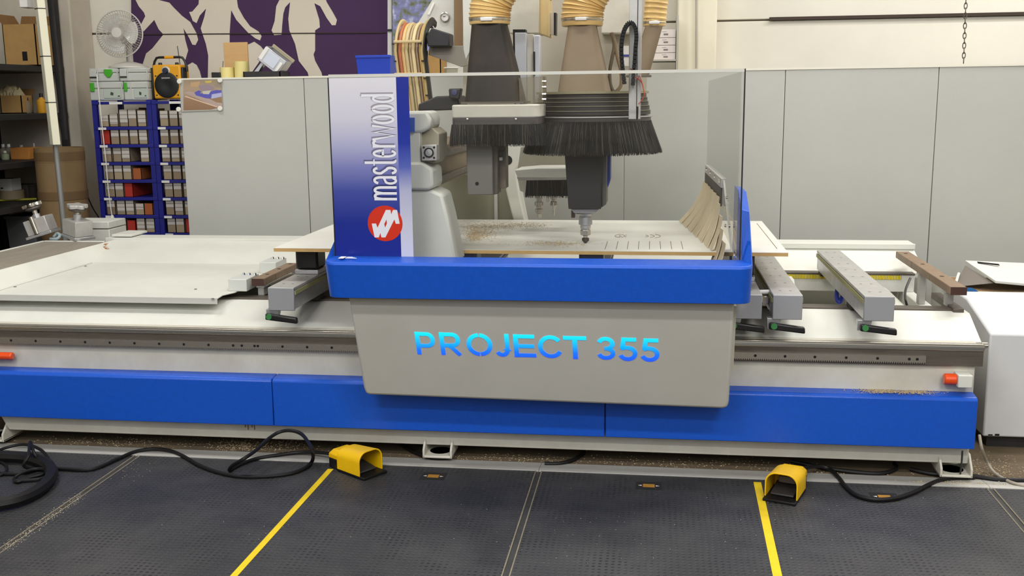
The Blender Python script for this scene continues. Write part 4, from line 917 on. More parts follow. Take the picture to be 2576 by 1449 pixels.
# glowing sign
zA, zB = onface(1330, 905).z, onface(1330, 838).z; zl = zB-zA
SG = ramp_mat('sign_glow', 2, [(zA-.1*zl, (20, 50, 255)), (zA+.3*zl, (0, 105, 255)), (zA+.65*zl, (0, 175, 255)), (zB, (0, 225, 255))], .4, emit=1.0)
EX = Vector((1, 0, 0)); EY = -DN
SW = .158
def A(*a): return arc(*a)
GL = {
 'P': [([(.085, 0), (.085, 1)], SW), ([(.19, .915), (.52, .915)]+A(.55, .655, .27, .26, 85, -85)+[(.52, .395), (.19, .395)], SW)],
 'R': [([(.085, 0), (.085, 1)], SW), ([(.19, .915), (.52, .915)]+A(.55, .675, .26, .24, 85, -85)+[(.52, .435), (.19, .435)], SW), ([(.38, .40), (.48, .36), (.85, .0)], SW*.95)],
 'O': [(A(.5, .5, .41, .42, 93, 267, 18), SW), (A(.5, .5, .41, .42, -87, 87, 18), SW)],
 'J': [([(.78, 1), (.78, .32)]+A(.44, .32, .34, .24, 0, -150, 10), SW)],
 'E': [([(.1, 0), (.1, 1)], SW*1.05), ([(.15, .915), (.95, .915)], SW), ([(.22, .49), (.92, .49)], SW), ([(.15, .085), (.98, .085)], SW)],
 'C': [(A(.5, .5, .41, .42, 38, 330, 20), SW)],
 'T': [([(0, .915), (1, .915)], SW), ([(.5, .9), (.5, 0)], SW*1.1)],
 '3': [(A(.47, .70, .36, .215, 165, -80, 14), SW), ([(.38, .49), (.66, .49)], SW*.9), (A(.47, .29, .38, .21, 75, -165, 14), SW)],
 '5': [([(.92, .915), (.28, .915)], SW), ([(.27, .99), (.17, .50)], SW), ([(.12, .52), (.30, .57)]+A(.46, .315, .40, .25, 95, -160, 14), SW)]}
hgt = (onface(1043, 835)-onface(1052, 891)).length
sign = MB().ext([onface(1030, 820, -.006), onface(1685, 840, -.006), onface(1685, 915, -.006), onface(1040, 900, -.006)], NN*-.002).build('sign_panel', GREYBOX, cg)
for chx, u, v, wpx in (('P', 1043, 835, 52), ('R', 1104, 836, 56), ('O', 1170, 838, 66), ('J', 1242, 840, 40), ('E', 1290, 841, 56), ('C', 1351, 843, 65), ('T', 1416, 845, 58), ('3', 1501, 847, 47), ('5', 1556, 849, 48), ('5', 1612, 851, 48)):
    o_ = onface(u, v, .0006)-EY*hgt; wx = (onface(u+wpx, v+wpx*.028)-onface(u, v)).length
    m = MB()
    for pts, w_ in GL[chx]:
        m.ribbon([(x*wx, y*hgt) for x, y in pts], w_*hgt, o_, EX, EY, NN, .0012)
    m.build('glowing_letter', SG, sign, smooth=False)
# clear front guard
gx0, gx1 = aY(845, 640, YG).x, aY(1859, 655, YG).x; gz0, gz1 = zg-.015, (aY(825, 193, YG).z+aY(1875, 183, YG).z)/2
gl = MB().box(gx0, gx1, YG, YG+.006, gz0, gz1).build('front_guard', GLASS, cg, label='clear acrylic front guard')
MB().box(gx0, gx1, YG-.001, YG+.007, gz1, gz1+.012).build('top_edge_highlight', M('acrylic_edge_highlight', (214, 212, 204), .2, coat=.5), gl)  # whitish strip paints the bright highlight along the guard's top edge
MB().box(gx0-.004, gx0, YG-.002, YG+.008, gz0, gz1).build('edge_gasket', BLACK, gl); MB().box(gx1, gx1+.005, YG-.002, YG+.010, gz0, gz1+.012).build('edge_gasket', BLACK, gl)
# printed sticker
sx1 = aY(1003, 420, YG).x; st1 = aY(1034, 420, YG).x
zm = [aY(940, v, YG).z for v in (640, 560, 480, 420, 360, 300, 200)]
s1 = ramp_mat('sticker_gradient', 2, list(zip(zm, [(18, 40, 136), (24, 44, 140), (66, 78, 158), (124, 128, 186), (176, 176, 208), (206, 204, 220), (222, 220, 228)])), .22)
s2 = ramp_mat('stripe_gradient', 2, list(zip(zm, [(208, 208, 222), (200, 200, 216), (176, 178, 208), (84, 98, 180), (30, 52, 158), (22, 44, 150), (20, 40, 148)])), .22)
MB().box(gx0+.001, sx1, YG-.0012, YG-.0002, gz0+.01, gz1-.002).build('sticker', s1, gl)
MB().box(sx1, st1, YG-.0012, YG-.0002, gz0+.01, gz1-.002).build('sticker_stripe', s2, gl)
lc = aY(969, 562, YG); lr = 45.5*px(YG)
MB().lathe([(lr, 0), (lr, .0008), (0, .0008)], (lc.x, YG-.0012, lc.z), (0, -1, 0), 48).build('logo_disc', M('logo_red', (208, 48, 24), .3), gl, smooth=False)
LU = lambda x, y: aY(900+x/9.05, 490+y/9.05, YG-.002)
def flat(pts, y, d, mat, nm): 
    P_ = [LU(*p) for p in pts]; return MB().ext([(p.x, y, p.z) for p in P_], (0, -d, 0)).build(nm, mat, gl, smooth=False)
flat([(318, 655), (385, 970), (480, 970), (516, 865), (540, 970), (630, 970), (835, 560), (865, 660), (955, 660), (895, 345), (800, 345), (762, 450), (745, 345), (640, 345), (450, 750), (415, 655)], YG-.002, .0006, M('logo_white', (228, 228, 232), .3), 'logo_letters')
flat([(655, 560), (665, 650), (625, 745), (605, 665)], YG-.0026, .0004, M('logo_red', (208, 48, 24), .3), 'logo_diamond')
# lettering running up the sticker
tk, tn = .115, .06
LT = {
 'm': (.70, [([(.06, 0), (.06, 1.0)], tk), (([(.06, .62)]+A(.20, .70, .13, .27, 160, 0, 8)+[(.33, 0)]), tk), (([(.33, .62)]+A(.48, .70, .13, .27, 160, 0, 8)+[(.61, 0)]), tk)]),
 'a': (.42, [(A(.20, .72, .14, .25, 160, 0, 8)+[(.34, .0)], tk), (([(.34, .56), (.20, .50)]+A(.18, .26, .13, .24, 120, 330, 10)+[(.34, .16)]), tk*.9)]),
 's': (.38, [(A(.19, .74, .13, .24, 20, 200, 8)+[(.14, .56), (.24, .42)]+A(.19, .25, .13, .23, 30, -165, 8), tk)]),
 't': (.32, [([(.14, 1.38), (.14, .18)]+A(.22, .16, .08, .14, 180, 300, 5), tk), ([(.0, .96), (.30, .96)], tn)]),
 'e': (.42, [([(.08, .56), (.34, .56)]+A(.20, .58, .14, .38, 0, 180, 10)+[(.06, .4)]+A(.20, .38, .14, .36, 190, 325, 9), tk*.9)]),
 'r': (.34, [([(.07, 0), (.07, 1.0)], tk), ([(.07, .66)]+A(.22, .70, .14, .26, 150, 35, 7), tk)]),
 'w': (.66, [([(.0, 1.0), (.17, .02), (.33, .90), (.49, .02), (.64, 1.0)], tk*.9)]),
 'o': (.44, [(A(.21, .49, .155, .44, 90, 450, 24), tk*.95)]),
 'd': (.46, [([(.36, 1.42), (.36, 0)], tk), (A(.21, .47, .155, .44, 0, 360, 22), tk*.9), ([(.28, 1.36), (.36, 1.42)], tn)])}
word = 'masterwood'; tot = sum(LT[c][0] for c in word)+.045*9
b0, b1 = aY(1001, 504, YG), aY(989, 234, YG); xb = (b0.x+b1.x)/2; Lx = b1.z-b0.z; sx_ = Lx/tot; sy_ = 60*px(YG)*.98
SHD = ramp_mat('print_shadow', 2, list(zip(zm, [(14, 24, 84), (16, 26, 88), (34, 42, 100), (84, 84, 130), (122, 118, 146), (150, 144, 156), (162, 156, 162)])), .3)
zc = b0.z
lw = M('letter_white', (230, 230, 238), .25)
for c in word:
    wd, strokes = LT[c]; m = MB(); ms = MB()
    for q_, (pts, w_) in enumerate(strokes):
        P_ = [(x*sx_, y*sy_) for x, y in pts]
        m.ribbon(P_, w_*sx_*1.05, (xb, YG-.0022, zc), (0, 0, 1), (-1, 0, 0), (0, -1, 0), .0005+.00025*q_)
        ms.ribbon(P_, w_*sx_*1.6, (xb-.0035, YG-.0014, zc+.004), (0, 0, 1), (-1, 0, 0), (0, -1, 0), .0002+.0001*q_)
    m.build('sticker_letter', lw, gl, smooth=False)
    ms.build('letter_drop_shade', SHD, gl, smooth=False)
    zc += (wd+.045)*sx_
# small white label on the ledge
a = aY(858, 646, YG-.05)
MB().box(a.x, a.x+.022, YG-.09, YG-.045, zt0+.0125, zt0+.0145).build('ledge_label', PAPER, cg)
for k in range(3): MB().box(a.x+.028, a.x+.075-.012*k, YG-.085+.013*k, YG-.080+.013*k, zt0+.0125, zt0+.0145).build('ledge_print', PAPER, cg)
# right side guard with curtain
def sgp(y): return gx1-.010-(y-YG)*.028
ysb = 5.75; zc0 = gz0+.02
sg = MB().ext([(sgp(YG+.01), YG+.012, zc0), (sgp(ysb), ysb, zc0+.10), (sgp(ysb), ysb, gz1-.01), (sgp(YG+.01), YG+.012, gz1)], (.006, 0, 0)).build('side_guard', GLASSD, cg, label='dusty clear right side guard')
zbar = aX(1825, 470, sgp(4.75)).z
def bar(y0, y1, za, zb_, th, mat, nm, par=sg, out_=-.012): return MB().ext([(sgp(y0)+out_, y0, za), (sgp(y1)+out_, y1, za), (sgp(y1)+out_, y1, zb_), (sgp(y0)+out_, y0, zb_)], (th, 0, 0)).build(nm, mat, par)
bar(4.72, 5.70, zbar-.015, zbar+.025, .012, ALUW, 'curtain_rail')
bar(4.74, 5.70, zbar-.10, zbar-.015, .008, M('rubber_brown', (58, 49, 47), .6), 'rubber_flap')
for k in range(4):
    y = 4.80+.26*k; MB().lathe([(.011, 0), (.009, .006), (0, .007)], (sgp(y)-.012, y, zbar+.012), (-1, 0, 0), 10).build('rail_screw', CHROME, sg)
for u, v in ((1829, 497), (1826, 568), (1837, 568), (1849, 643)):
    c = aX(u, v, sgp(4.5)-.001); MB().lathe([(.009, 0), (.007, .006), (0, .007)], c, (-1, 0, 0), 10).build('guard_screw', CHROME, sg)
MB().ext([(sgp(4.72)-.004, 4.72, zbar+.02), (sgp(4.72)-.004, 4.735, zbar+.02), (sgp(4.3)-.004, 4.315, zc0), (sgp(4.3)-.004, 4.30, zc0)], (.008, 0, 0)).build('brace_strip', ALUW, sg)
CUR = M('curtain_cream', (212, 196, 166), .7, var=.12, scale=12.)
ns = 14
for k in range(ns):
    y0, y1 = 4.42+.30*k/ns*4, 4.42+.30*(k+1.3)/ns*4
    if y1 > 5.68: continue
    f = k/ns; rows = []
    ztp = zbar-.06 if y0 > 4.72 else zbar-.06-(4.72-y0)*.55
    for j in range(8):
        t = j/7; bulge = (.03+.10*f)*t**1.7+(.004 if k % 2 else 0)
        z = ztp+(ZBD+.004-ztp)*t if y0 > 4.56 else ztp+(ZBD-.05-ztp)*t
        rows.append([Vector((sgp(y0)-.016-bulge, y0-.05*t*t*(1-f), z)), Vector((sgp(y1)-.016-bulge-.006, y1-.05*t*t*(1-f), z))])
    m = MB()
    R4 = [[r[0], r[1], r[1]+Vector((.003, 0, 0)), r[0]+Vector((.003, 0, 0))] for r in rows]
    m.loft(R4); m.build('curtain_strip', CUR, sg)
# left side guard
MB().box(gx0, gx0+.006, YG+.012, 5.5, zc0, gz1).build('left_guard', GLASSD, cg)

# ---- gantry: front leg, cross beam, rear leg, back plates
YC0 = 4.30
def uvp(pts, y, d, mat, nm, par=cg, bevel=.006, **k): return MB().uv(pts, y, d).build(nm, mat, par, bevel=bevel, **k)
leg = uvp([(1000, 478), (1085, 478), (1112, 490), (1126, 545), (1150, 665), (1000, 665)], YC0+.02, .20, WHITE, 'front_leg', bevel=.012)
uvp([(1000, 408), (1062, 408), (1088, 425), (1090, 470), (1080, 479), (1000, 479)], YC0, .2, WHITE, 'casting_lower', bevel=.012)
uvp([(1000, 281), (1074, 279), (1084, 300), (1082, 322), (1060, 334), (1000, 336)], YC0, .2, WHITE, 'casting_upper', bevel=.012)
uvp([(1000, 330), (1056, 332), (1058, 410), (1000, 412)], YC0+.01, .2, WHITE, 'casting_web', bevel=.004)
uvp([(1050, 345), (1086, 321), (1104, 336), (1104, 392), (1092, 412), (1062, 405), (1050, 385)], YC0+.05, .18, M('plate_grey', (166, 158, 140), .5, var=.15), 'drive_plate', bevel=.004)
act = uvp([(1059, 365), (1098, 364), (1099, 404), (1061, 405)], YC0-.01, .06, ALUW, 'actuator_block', bevel=.003)
c = aY(1079, 384, YC0-.012); MB().lathe([(.017, 0), (.0185, .004), (.021, .004), (.021, 0)], c, (0, -1, 0), 24).build('ring_seal', BLACK, act); MB().lathe([(.016, 0), (.015, .003), (0, .004)], c, (0, -1, 0), 24).build('rod_end', ALU, act)
for du, dv in ((-13, -13), (13, -13), (-13, 13), (13, 13)):
    c = aY(1079+du, 384+dv, YC0-.0105); MB().lathe([(.005, 0), (.004, .001), (0, .001)], c, (0, -1, 0), 8).build('bolt_hole', HOLE, act)
uvp([(1000, 296), (1042, 296), (1042, 332), (1000, 332)], YC0-.012, .014, M('decal_blue', (38, 84, 180), .4), 'blue_decal', bevel=0)
bxr = aY(1088, 400, 4.5).x; za, zb_ = aY(1088, 474, 4.5).z, aY(1088, 372, 4.5).z
MB().box(bxr-.26, bxr, 4.48, 5.85, za, zb_).build('cross_beam', M('beam_dusty', (122, 108, 86), .6, var=.35, scale=9., dust=(92, 74, 52)), cg, bevel=.006)
for zq in (za+.02, zb_-.05): MB().box(bxr, bxr+.018, 4.52, 5.82, zq, zq+.028).build('beam_guide', STEELD, cg, bevel=.003)
uvp([(1270, 300), (1318, 300), (1318, 400), (1298, 425), (1303, 470), (1324, 580), (1297, 580), (1272, 478)], 5.72, .16, WHITE, 'rear_leg', bevel=.008)
c = aY(1277, 403, 5.719); MB().lathe([(.026, 0), (.026, .002), (0, .002)], c, (0, -1, 0), 18).build('leg_hole', HOLE, cg)
uvp([(1050, 440), (1285, 440), (1292, 575), (1050, 575)], 5.86, .04, M('panel_olive', (164, 162, 140), .6, var=.15, scale=3.), 'rear_cover', bevel=0)
uvp([(1243, 480), (1251, 480), (1252, 575), (1244, 575)], 5.82, .03, WHITE, 'rear_cover_rib', bevel=0)
uvp([(1165, -160), (1640, -160), (1625, 262), (1165, 262)], 5.70, .04, M('gantry_back', (176, 168, 152), .55, var=.12, scale=3.), 'gantry_back_plate', bevel=0)
uvp([(1515, -60), (1592, -60), (1588, 84), (1512, 84)], 5.60, .10, WHITE2, 'back_cover_box')
# white diagonal plate with gauge
dp = uvp([(1112, -40), (1143, -40), (1143, 115), (1100, 118), (1040, 76)], 5.95, .02, M('plate_white', (206, 204, 196), .5), 'diagonal_plate', bevel=.002)
c = aY(1120, 43, 5.945); gr_ = 11.5*px(5.95)
MB().lathe([(gr_*.82, 0), (gr_, 0), (gr_, .014), (gr_*.85, .016), (gr_*.82, .010)], c, (0, -1, 0), 28, False).build('gauge_ring', STEEL, dp); MB().lathe([(gr_*.84, .004), (gr_*.84, .006), (0, .006)], c, (0, -1, 0), 28).build('gauge_face', PAPER, dp)
MB().cbox(c+Vector((-.004, -.008, .003)), (.014, .002, .003)).build('gauge_needle', BLACK, dp)
c = aY(1085, 22, 5.945); MB().ext([c+Vector((-.02, 0, -.03)), c+Vector((-.01, 0, -.034)), c+Vector((.022, 0, .03)), c+Vector((.012, 0, .034))], (0, -.01, 0)).build('plate_handle', PAPER, dp)
uvp([(1142, -40), (1164, -40), (1164, 117), (1142, 117)], 5.92, .02, M('strip_brown', (140, 112, 80), .6), 'brown_strip', bevel=0)
uvp([(1163, -40), (1200, -40), (1200, 90), (1172, 150), (1166, 125)], 5.0, .03, WHITE, 'slim_cover', bevel=.002)
uvp([(1080, 118), (1100, 115), (1168, 115), (1176, 165), (1160, 168), (1078, 138)], 5.50, .02, M('bracket_grey', (140, 134, 122), .5), 'grey_bracket', bevel=.002)
uvp([(1072, 92), (1085, 70), (1130, 84), (1131, 117), (1076, 117)], 5.42, .12, DARK, 'black_bracket')
# energy chain with hoses
ecx = thing  # alias unused
YE = 5.45; za, zb_ = aY(1030, 300, YE).z, aY(1030, 128, YE).z; R0 = .16
def chain_path(x, dr=0.):
    pts = [Vector((x+.035, YE-dr, za))]
    for k in range(1, 6): pts.append(Vector((x+.035*(1-k/5), YE-dr, za+(zb_-za)*k/5)))
    for k in range(1, 9):
        a = math.radians(k*14); pts.append(Vector((x+.012*k/8, YE+R0-(R0+dr)*math.cos(a), zb_+(R0+dr)*math.sin(a))))
    return pts
x0, x1 = aY(991, 150, YE).x, aY(1072, 150, YE).x
ec = MB().tube(chain_path(x0+.010), .016, 6, flat=.45).build('energy_chain', M('chain_cream', (206, 184, 136), .5), cg)
MB().tube(chain_path(x1-.022), .014, 6, flat=.5).build('chain_side', M('chain_cream', (206, 184, 136), .5), ec)
MB().tube(chain_path(x1-.004), .022, 6, flat=.4).build('chain_side', BLACK, ec)
hc = [(176, 104, 70), (212, 180, 122), (196, 176, 132), (180, 160, 124), (216, 196, 150), (150, 128, 104), (196, 158, 92)]
for k, c in enumerate(hc):
    f = (k+.6)/7.2; MB().tube(chain_path(x0+(x1-x0)*(.10+.76*f), -.012-.004*(k % 2)), .0098 if k in (0, 1, 2, 4) else .0072, 8).build('hose', M('hose_%d' % k, c, .5), ec)
bk = [(chain_path(x0+.012, .008-.03)[i], chain_path(x1-.012, .008-.03)[i]) for i in range(14)]
MB().loft([[a, b, b+Vector((0, .006, 0)), a+Vector((0, .006, 0))] for a, b in bk]).build('chain_gap_shade', M('chain_shade', (70, 50, 40), .8), ec)  # dark sheet added behind the hoses, painting in the shade of the gaps
for zq in (aY(1030, 104, YE).z, aY(1030, 186, YE).z):
    q = .0; yq = YE-.012
    if zq > zb_: yq = YE+R0-math.sqrt(max(0, (R0+.014)**2-(zq-zb_)**2))
    MB().box(x0+.004, x1-.02, yq-.008, yq+.006, zq-.008, zq+.006).build('cross_bar', M('chain_cream', (206, 184, 136), .5), ec, bevel=.003)
for k in range(5):
    zq = za+(zb_-za)*(k+.4)/4; sft = .035*(1-(k+.4)/4)
    for xx in (x0+.006, x1-.02): MB().cbox((xx+sft, YE-.02, zq), (.012, .010, .008)).build('link_pin', BLACK, ec)
uvp([(1052, 262), (1098, 242), (1150, 240), (1160, 276), (1052, 280)], 4.62, .2, DARK, 'chain_trough')
uvp([(1128, 223), (1160, 222), (1156, 250), (1130, 248)], 4.58, .05, DARK, 'motor_block'); c = aY(1143, 233, 4.579); MB().lathe([(.014, 0), (.012, .004), (0, .005)], c, (0, -1, 0), 16).build('motor_badge', M('badge_blue', (62, 66, 106), .4), cg)

# ---- left working head: hood, brush, suction cone and hose
def rrect(x0, x1, y0, y1, rs, n=5):
    P_ = []
    for (cx, cy, a0), r in zip(((x0, y0, 180), (x1, y0, 270), (x1, y1, 0), (x0, y1, 90)), rs):
        sx = 1 if cx == x0 else -1; sy = 1 if cy == y0 else -1
        P_ += cn(cx+sx*r, cy+sy*r, r, a0, a0+90, n)
    return P_
YH = 4.36
hx0, hx1 = aY(1136, 290, YH).x, aY(1361, 285, YH+.05).x; hz0, hz1 = aY(1250, 297, YH).z, aY(1250, 263, YH).z
hp = rrect(hx0, hx1, YH, YH+.28, (.015, .06, .03, .015))
MB().xy(hp, hz0, hz1).build('suction_hood', WHITE2, cg, bevel=.006)
zbd = aY(1250, 313, YH).z
MB().xy(rrect(hx0, hx1-.002, YH+.003, YH+.277, (.015, .06, .03, .015)), zbd, hz0).build('brush_holder', M('holder_grey', (96, 90, 90), .4, .3), cg)
for u in (1176, 1298): c = aY(u, 300, YH); MB().lathe([(.006, 0), (.005, .004), (0, .005)], c, (0, -1, 0), 10).build('hood_screw', CHROME, cg)
BRI = M('bristle_black', (20, 19, 20), .7, var=.3, scale=50.)
def brush(path, ztop, zbot, flare, n, nm, ctr):
    """bristles hanging from a closed plan path"""
    core = []; k_ = len(path)
    m = MB(); inset = .985
    r0 = [Vector((ctr[0]+(p[0]-ctr[0])*inset, ctr[1]+(p[1]-ctr[1])*inset, ztop)) for p in path]
    r1 = [Vector((ctr[0]+(p[0]-ctr[0])*(inset+flare*.9), ctr[1]+(p[1]-ctr[1])*(inset+flare*.9), zbot+.008)) for p in path]
    m.loft([r0, r1]); b_ = m.build(nm, BRI, cg)
    seg = [0]
    for i in range(k_): seg.append(seg[-1]+math.dist(path[i], path[(i+1) % k_]))
    m = MB(); m2 = MB()
    for i in range(n):
        s = random.uniform(0, seg[-1]); j = max(q for q in range(k_) if seg[q] <= s); f = (s-seg[j])/max(1e-6, seg[j+1]-seg[j])
        p = Vector(path[j]).lerp(Vector(path[(j+1) % k_]), f); q = Vector((p.x, p.y, ztop)); d = Vector((p.x-ctr[0], p.y-ctr[1], 0))
        fl = flare*random.uniform(.75, 1.15); e = q+d*fl+Vector((random.gauss(0, .004), random.gauss(0, .004), -(ztop-zbot)*random.uniform(.93, 1.03)))
        t_ = Vector((-d.y, d.x, 0)).normalized()*.0016; o_ = d.normalized()*.002
        (m2 if random.random() < .16 else m).loft([[q+t_+o_, q-t_+o_, q+o_*2], [e+t_*.5, e-t_*.5, e+o_*.5]], True, False)
    h = m.build('bristles', BRI, b_, smooth=False); h['kind'] = 'stuff'
    h = m2.build('highlight_bristles', M('bristle_highlight', (78, 70, 64), .7), b_, smooth=False); h['kind'] = 'stuff'  # lighter share of the bristles, colour painted in as hair highlights
    return b_
brush(hp, zbd, aY(1250, 368, YH-.01).z, .04, 1500, 'left_brush', ((hx0+hx1)/2, YH+.14))
# suction cone
def cone(uc, vt, rpx, yt, u0, u1, vb, yb0, yb1, mat, nm, rim=True):
    ct = aY(uc, vt, yt); r = rpx*px(yt); x0, x1 = aY(u0, vb, yb0).x, aY(u1, vb, yb0).x; zb = aY((u0+u1)/2, vb, yb0).z
    rp = rrect(x0, x1, yb0, yb1, (.035, .035, .035, .035), 8); nn = len(rp); cx, cy = (x0+x1)/2, (yb0+yb1)/2
    ang = [math.atan2(p[1]-cy, p[0]-cx) for p in rp]
    ring0 = [Vector((p[0], p[1], zb)) for p in rp]; rings = [ring0]
    ringT = [ct+Vector((r*math.cos(a), r*math.sin(a), 0)) for a in ang]
    for t in (.25, .5, .75): rings.append([a.lerp(b, t) for a, b in zip(ring0, ringT)])
    rings += [ringT, [p+Vector((0, 0, .03)) for p in ringT]]
    o = MB().loft(rings).build(nm, mat, cg)
    MB().box(x0-.01, x1+.012, yb0-.008, yb1+.01, zb-.006, zb+.002).build('cone_flange', STEELD, o)
    return o, ct, r
C1 = M('cone_smoked', (34, 31, 30), .55, var=.2, spec=.25, scale=3., dust=(132, 118, 100)); C2 = M('cone_dusty', (122, 106, 84), .6, var=.3, scale=3., dust=(98, 78, 56))
o1, ct, r = cone(1232, 60, 47, YH+.13, 1166, 1311, 257, YH+.03, YH+.25, C1, 'suction_cone')
def hose(path, r, nm, y, n=9):
    pts = smoothpath(path, n); rr = [r*(1.04 if i % 3 == 0 else .975) for i in range(len(pts))]
    return MB().tube(pts, rr, 24).build(nm, BEIGE, cg)
y_ = YH+.13
hose([aY(1232, 50, y_), aY(1233, 28, y_), aY(1240, -2, y_), aY(1266, -42, y_), aY(1318, -72, y_+.02), aY(1420, -86, y_+.05)], 50*px(y_), 'suction_hose', y_)
def band(uc, v0, v1, rpx, y):
    a, b = aY(uc, v1, y), aY(uc, v0, y); r = rpx*px(y)
    o = MB().lathe([(r, 0), (r*1.03, .004), (r*1.03, b.z-a.z-.004), (r, b.z-a.z)], a, (0, 0, 1), 28).build('hose_cuff', BEIGE, cg)
    MB().lathe([(r*1.04, 0), (r*1.045, .004), (r*1.045, .010), (r*1.04, .014)], a+Vector((0, 0, (b.z-a.z)*.35)), (0, 0, 1), 28, False).build('clamp_band', STEEL, o)
    MB().cbox(a+Vector((0, -r*1.05, (b.z-a.z)*.45)), (.05, .012, .014)).build('clamp_screw', PAPER, o, bevel=.003)
band(1232, 40, 62, 48, y_)
# sliding column beside the cone
Ys = 4.98
uvp([(1282, -80), (1357, -80), (1356, 84), (1281, 84)], Ys, .22, WHITE2, 'motor_cover', bevel=.004)
uvp([(1356, -80), (1380, -80), (1379, 92), (1356, 84)], Ys+.02, .2, M('cover_tan', (206, 182, 130), .5), 'motor_cover_side', bevel=.003)
uvp([(1379, 32), (1394, 32), (1393, 87), (1378, 86)], Ys+.1, .06, M('plate_white', (206, 204, 196), .5), 'side_plate', bevel=0); uvp([(1393, 32), (1399, 32), (1398, 88), (1393, 88)], Ys+.1, .07, BLACK, 'cable_strip', bevel=0); uvp([(1379, -60), (1384, -60), (1383, 30), (1379, 30)], Ys+.09, .07, BLACK, 'cable_strip', bevel=0)
uvp([(1290, 74), (1322, 74), (1324, 262), (1294, 262)], 4.86, .06, BLACK, 'slide_frame', bevel=0); uvp([(1295, 82), (1323, 82), (1325, 262), (1297, 262)], 4.84, .05, M('slide_white', (196, 198, 206), .35), 'slide_plate', bevel=.002)
uvp([(1324, 86), (1342, 86), (1343, 262), (1326, 262)], 4.88, .06, WHITE2, 'slide_rib', bevel=.002); uvp([(1342, 88), (1359, 88), (1359, 262), (1343, 262)], 4.86, .05, M('slide_white', (196, 198, 206), .35), 'slide_rod', bevel=.006); uvp([(1341, 130), (1346, 130), (1346, 190), (1342, 190)], 4.855, .01, BLACK, 'slide_gap', bevel=0)
ac = uvp([(1305, 196), (1366, 192), (1366, 258), (1308, 262)], 4.40, .14, clear_mat('acrylic_smoky', (.8, .78, .74), haze=.15), 'acrylic_cover', bevel=0)
for v in (205, 219, 237, 250):
    c = aY(1369, v, 4.42); MB().cyl(c-Vector((.008, 0, 0)), c+Vector((.008, 0, 0)), .006, 10).build('cover_bolt', CHROME, ac)
# grey motor block under the left brush
uvp([(1173, 360), (1238, 360), (1240, 490), (1176, 490)], 4.46, .14, M('block_grey', (128, 124, 118), .4, .3, var=.1), 'motor_block', bevel=.003); c = aY(1200, 462, 4.459); MB().lathe([(.008, 0), (.008, .001), (0, .001)], c, (0, -1, 0), 12).build('motor_bolt', HOLE, cg)
uvp([(1238, 362), (1252, 362), (1252, 488), (1240, 490)], 4.49, .10, STEELD, 'motor_side', bevel=.002); uvp([(1252, 366), (1272, 366), (1273, 474), (1254, 474)], 4.55, .08, M('block_brown', (112, 100, 86), .5), 'guide_block', bevel=.002); uvp([(1244, 376), (1268, 380), (1266, 396), (1250, 392)], 4.52, .03, BLACK, 'valve', bevel=.002); uvp([(1256, 396), (1262, 396), (1262, 404), (1256, 404)], 4.515, .03, PAPER, 'valve_plug', bevel=0)
# ---- drilling head behind
uvp([(1310, 370), (1450, 370), (1450, 430), (1302, 426)], 5.35, .1, M('plate_grey2', (168, 164, 148), .5), 'drill_backplate', bevel=.002)
uvp([(1294, 428), (1350, 423), (1450, 423), (1450, 446), (1302, 446)], 5.10, .25, WHITE, 'drill_cover', bevel=.004)
uvp([(1300, 446), (1450, 444), (1450, 452), (1304, 454)], 5.12, .22, ALUW, 'drill_flange', bevel=0)
uvp([(1302, 448), (1325, 450), (1322, 486), (1308, 480)], 5.14, .1, WHITE2, 'drill_bracket', bevel=.002)
dx0, dx1 = aY(1322, 470, 5.14).x, aY(1460, 470, 5.14).x
brush(rrect(dx0, dx1, 5.14, 5.34, (.02, .02, .02, .02)), aY(1380, 453, 5.14).z, aY(1380, 497, 5.14).z, .02, 500, 'drill_brush', ((dx0+dx1)/2, 5.24))
for u, top, steps in ((1356, 490, [(9, 490), (9, 500), (7, 500), (7, 508), (11, 508), (11, 517), (7, 519), (7, 524), (10, 526), (10, 534), (6, 538), (5, 548)]), (1393, 490, [(9, 490), (9, 500), (6, 500), (6, 506), (8, 508), (9, 516), (5, 520), (3, 524), (2.4, 540), (.5, 544)]), (1378, 492, [(3, 492), (3, 506), (2, 508)])):
    pz = aY(u, top, 5.2); pr_ = [(r_*px(5.2), pz.z-aY(u, v_, 5.2).z) for r_, v_ in steps]
    MB().lathe(pr_, pz, (0, 0, -1), 14).build('drill_bit', STEEL, cg)
# ---- main spindle with round brush
SX = aY(1473, 540, 4.77).x; SY = 4.77
bxc, byc = aY(1490, 340, 4.77).x, 4.77
z_ = lambda v: aY(1490, v, 4.77-.2).z
rb = 140*px(4.77)
ring = [(bxc+rb*math.cos(i*2*math.pi/64), byc+rb*math.sin(i*2*math.pi/64)) for i in range(64)]
zt_, zb_ = z_(306), aY(1490, 392, 4.47).z
brush(ring, zt_, zb_, .17, 4200, 'round_brush', (bxc, byc))
MB().lathe([(rb*1.0, zt_-.004), (rb*1.01, zt_), (rb*1.01, z_(297))], (bxc, byc, 0), (0, 0, 1), 56).build('brush_ring', M('holder_grey', (96, 90, 90), .4, .3), cg)
MB().lathe([(rb*1.03, z_(297)), (rb*1.04, z_(296)), (rb*1.04, z_(293)), (rb*.9, z_(292))], (bxc, byc, 0), (0, 0, 1), 56).build('brush_rim', ALUW, cg)
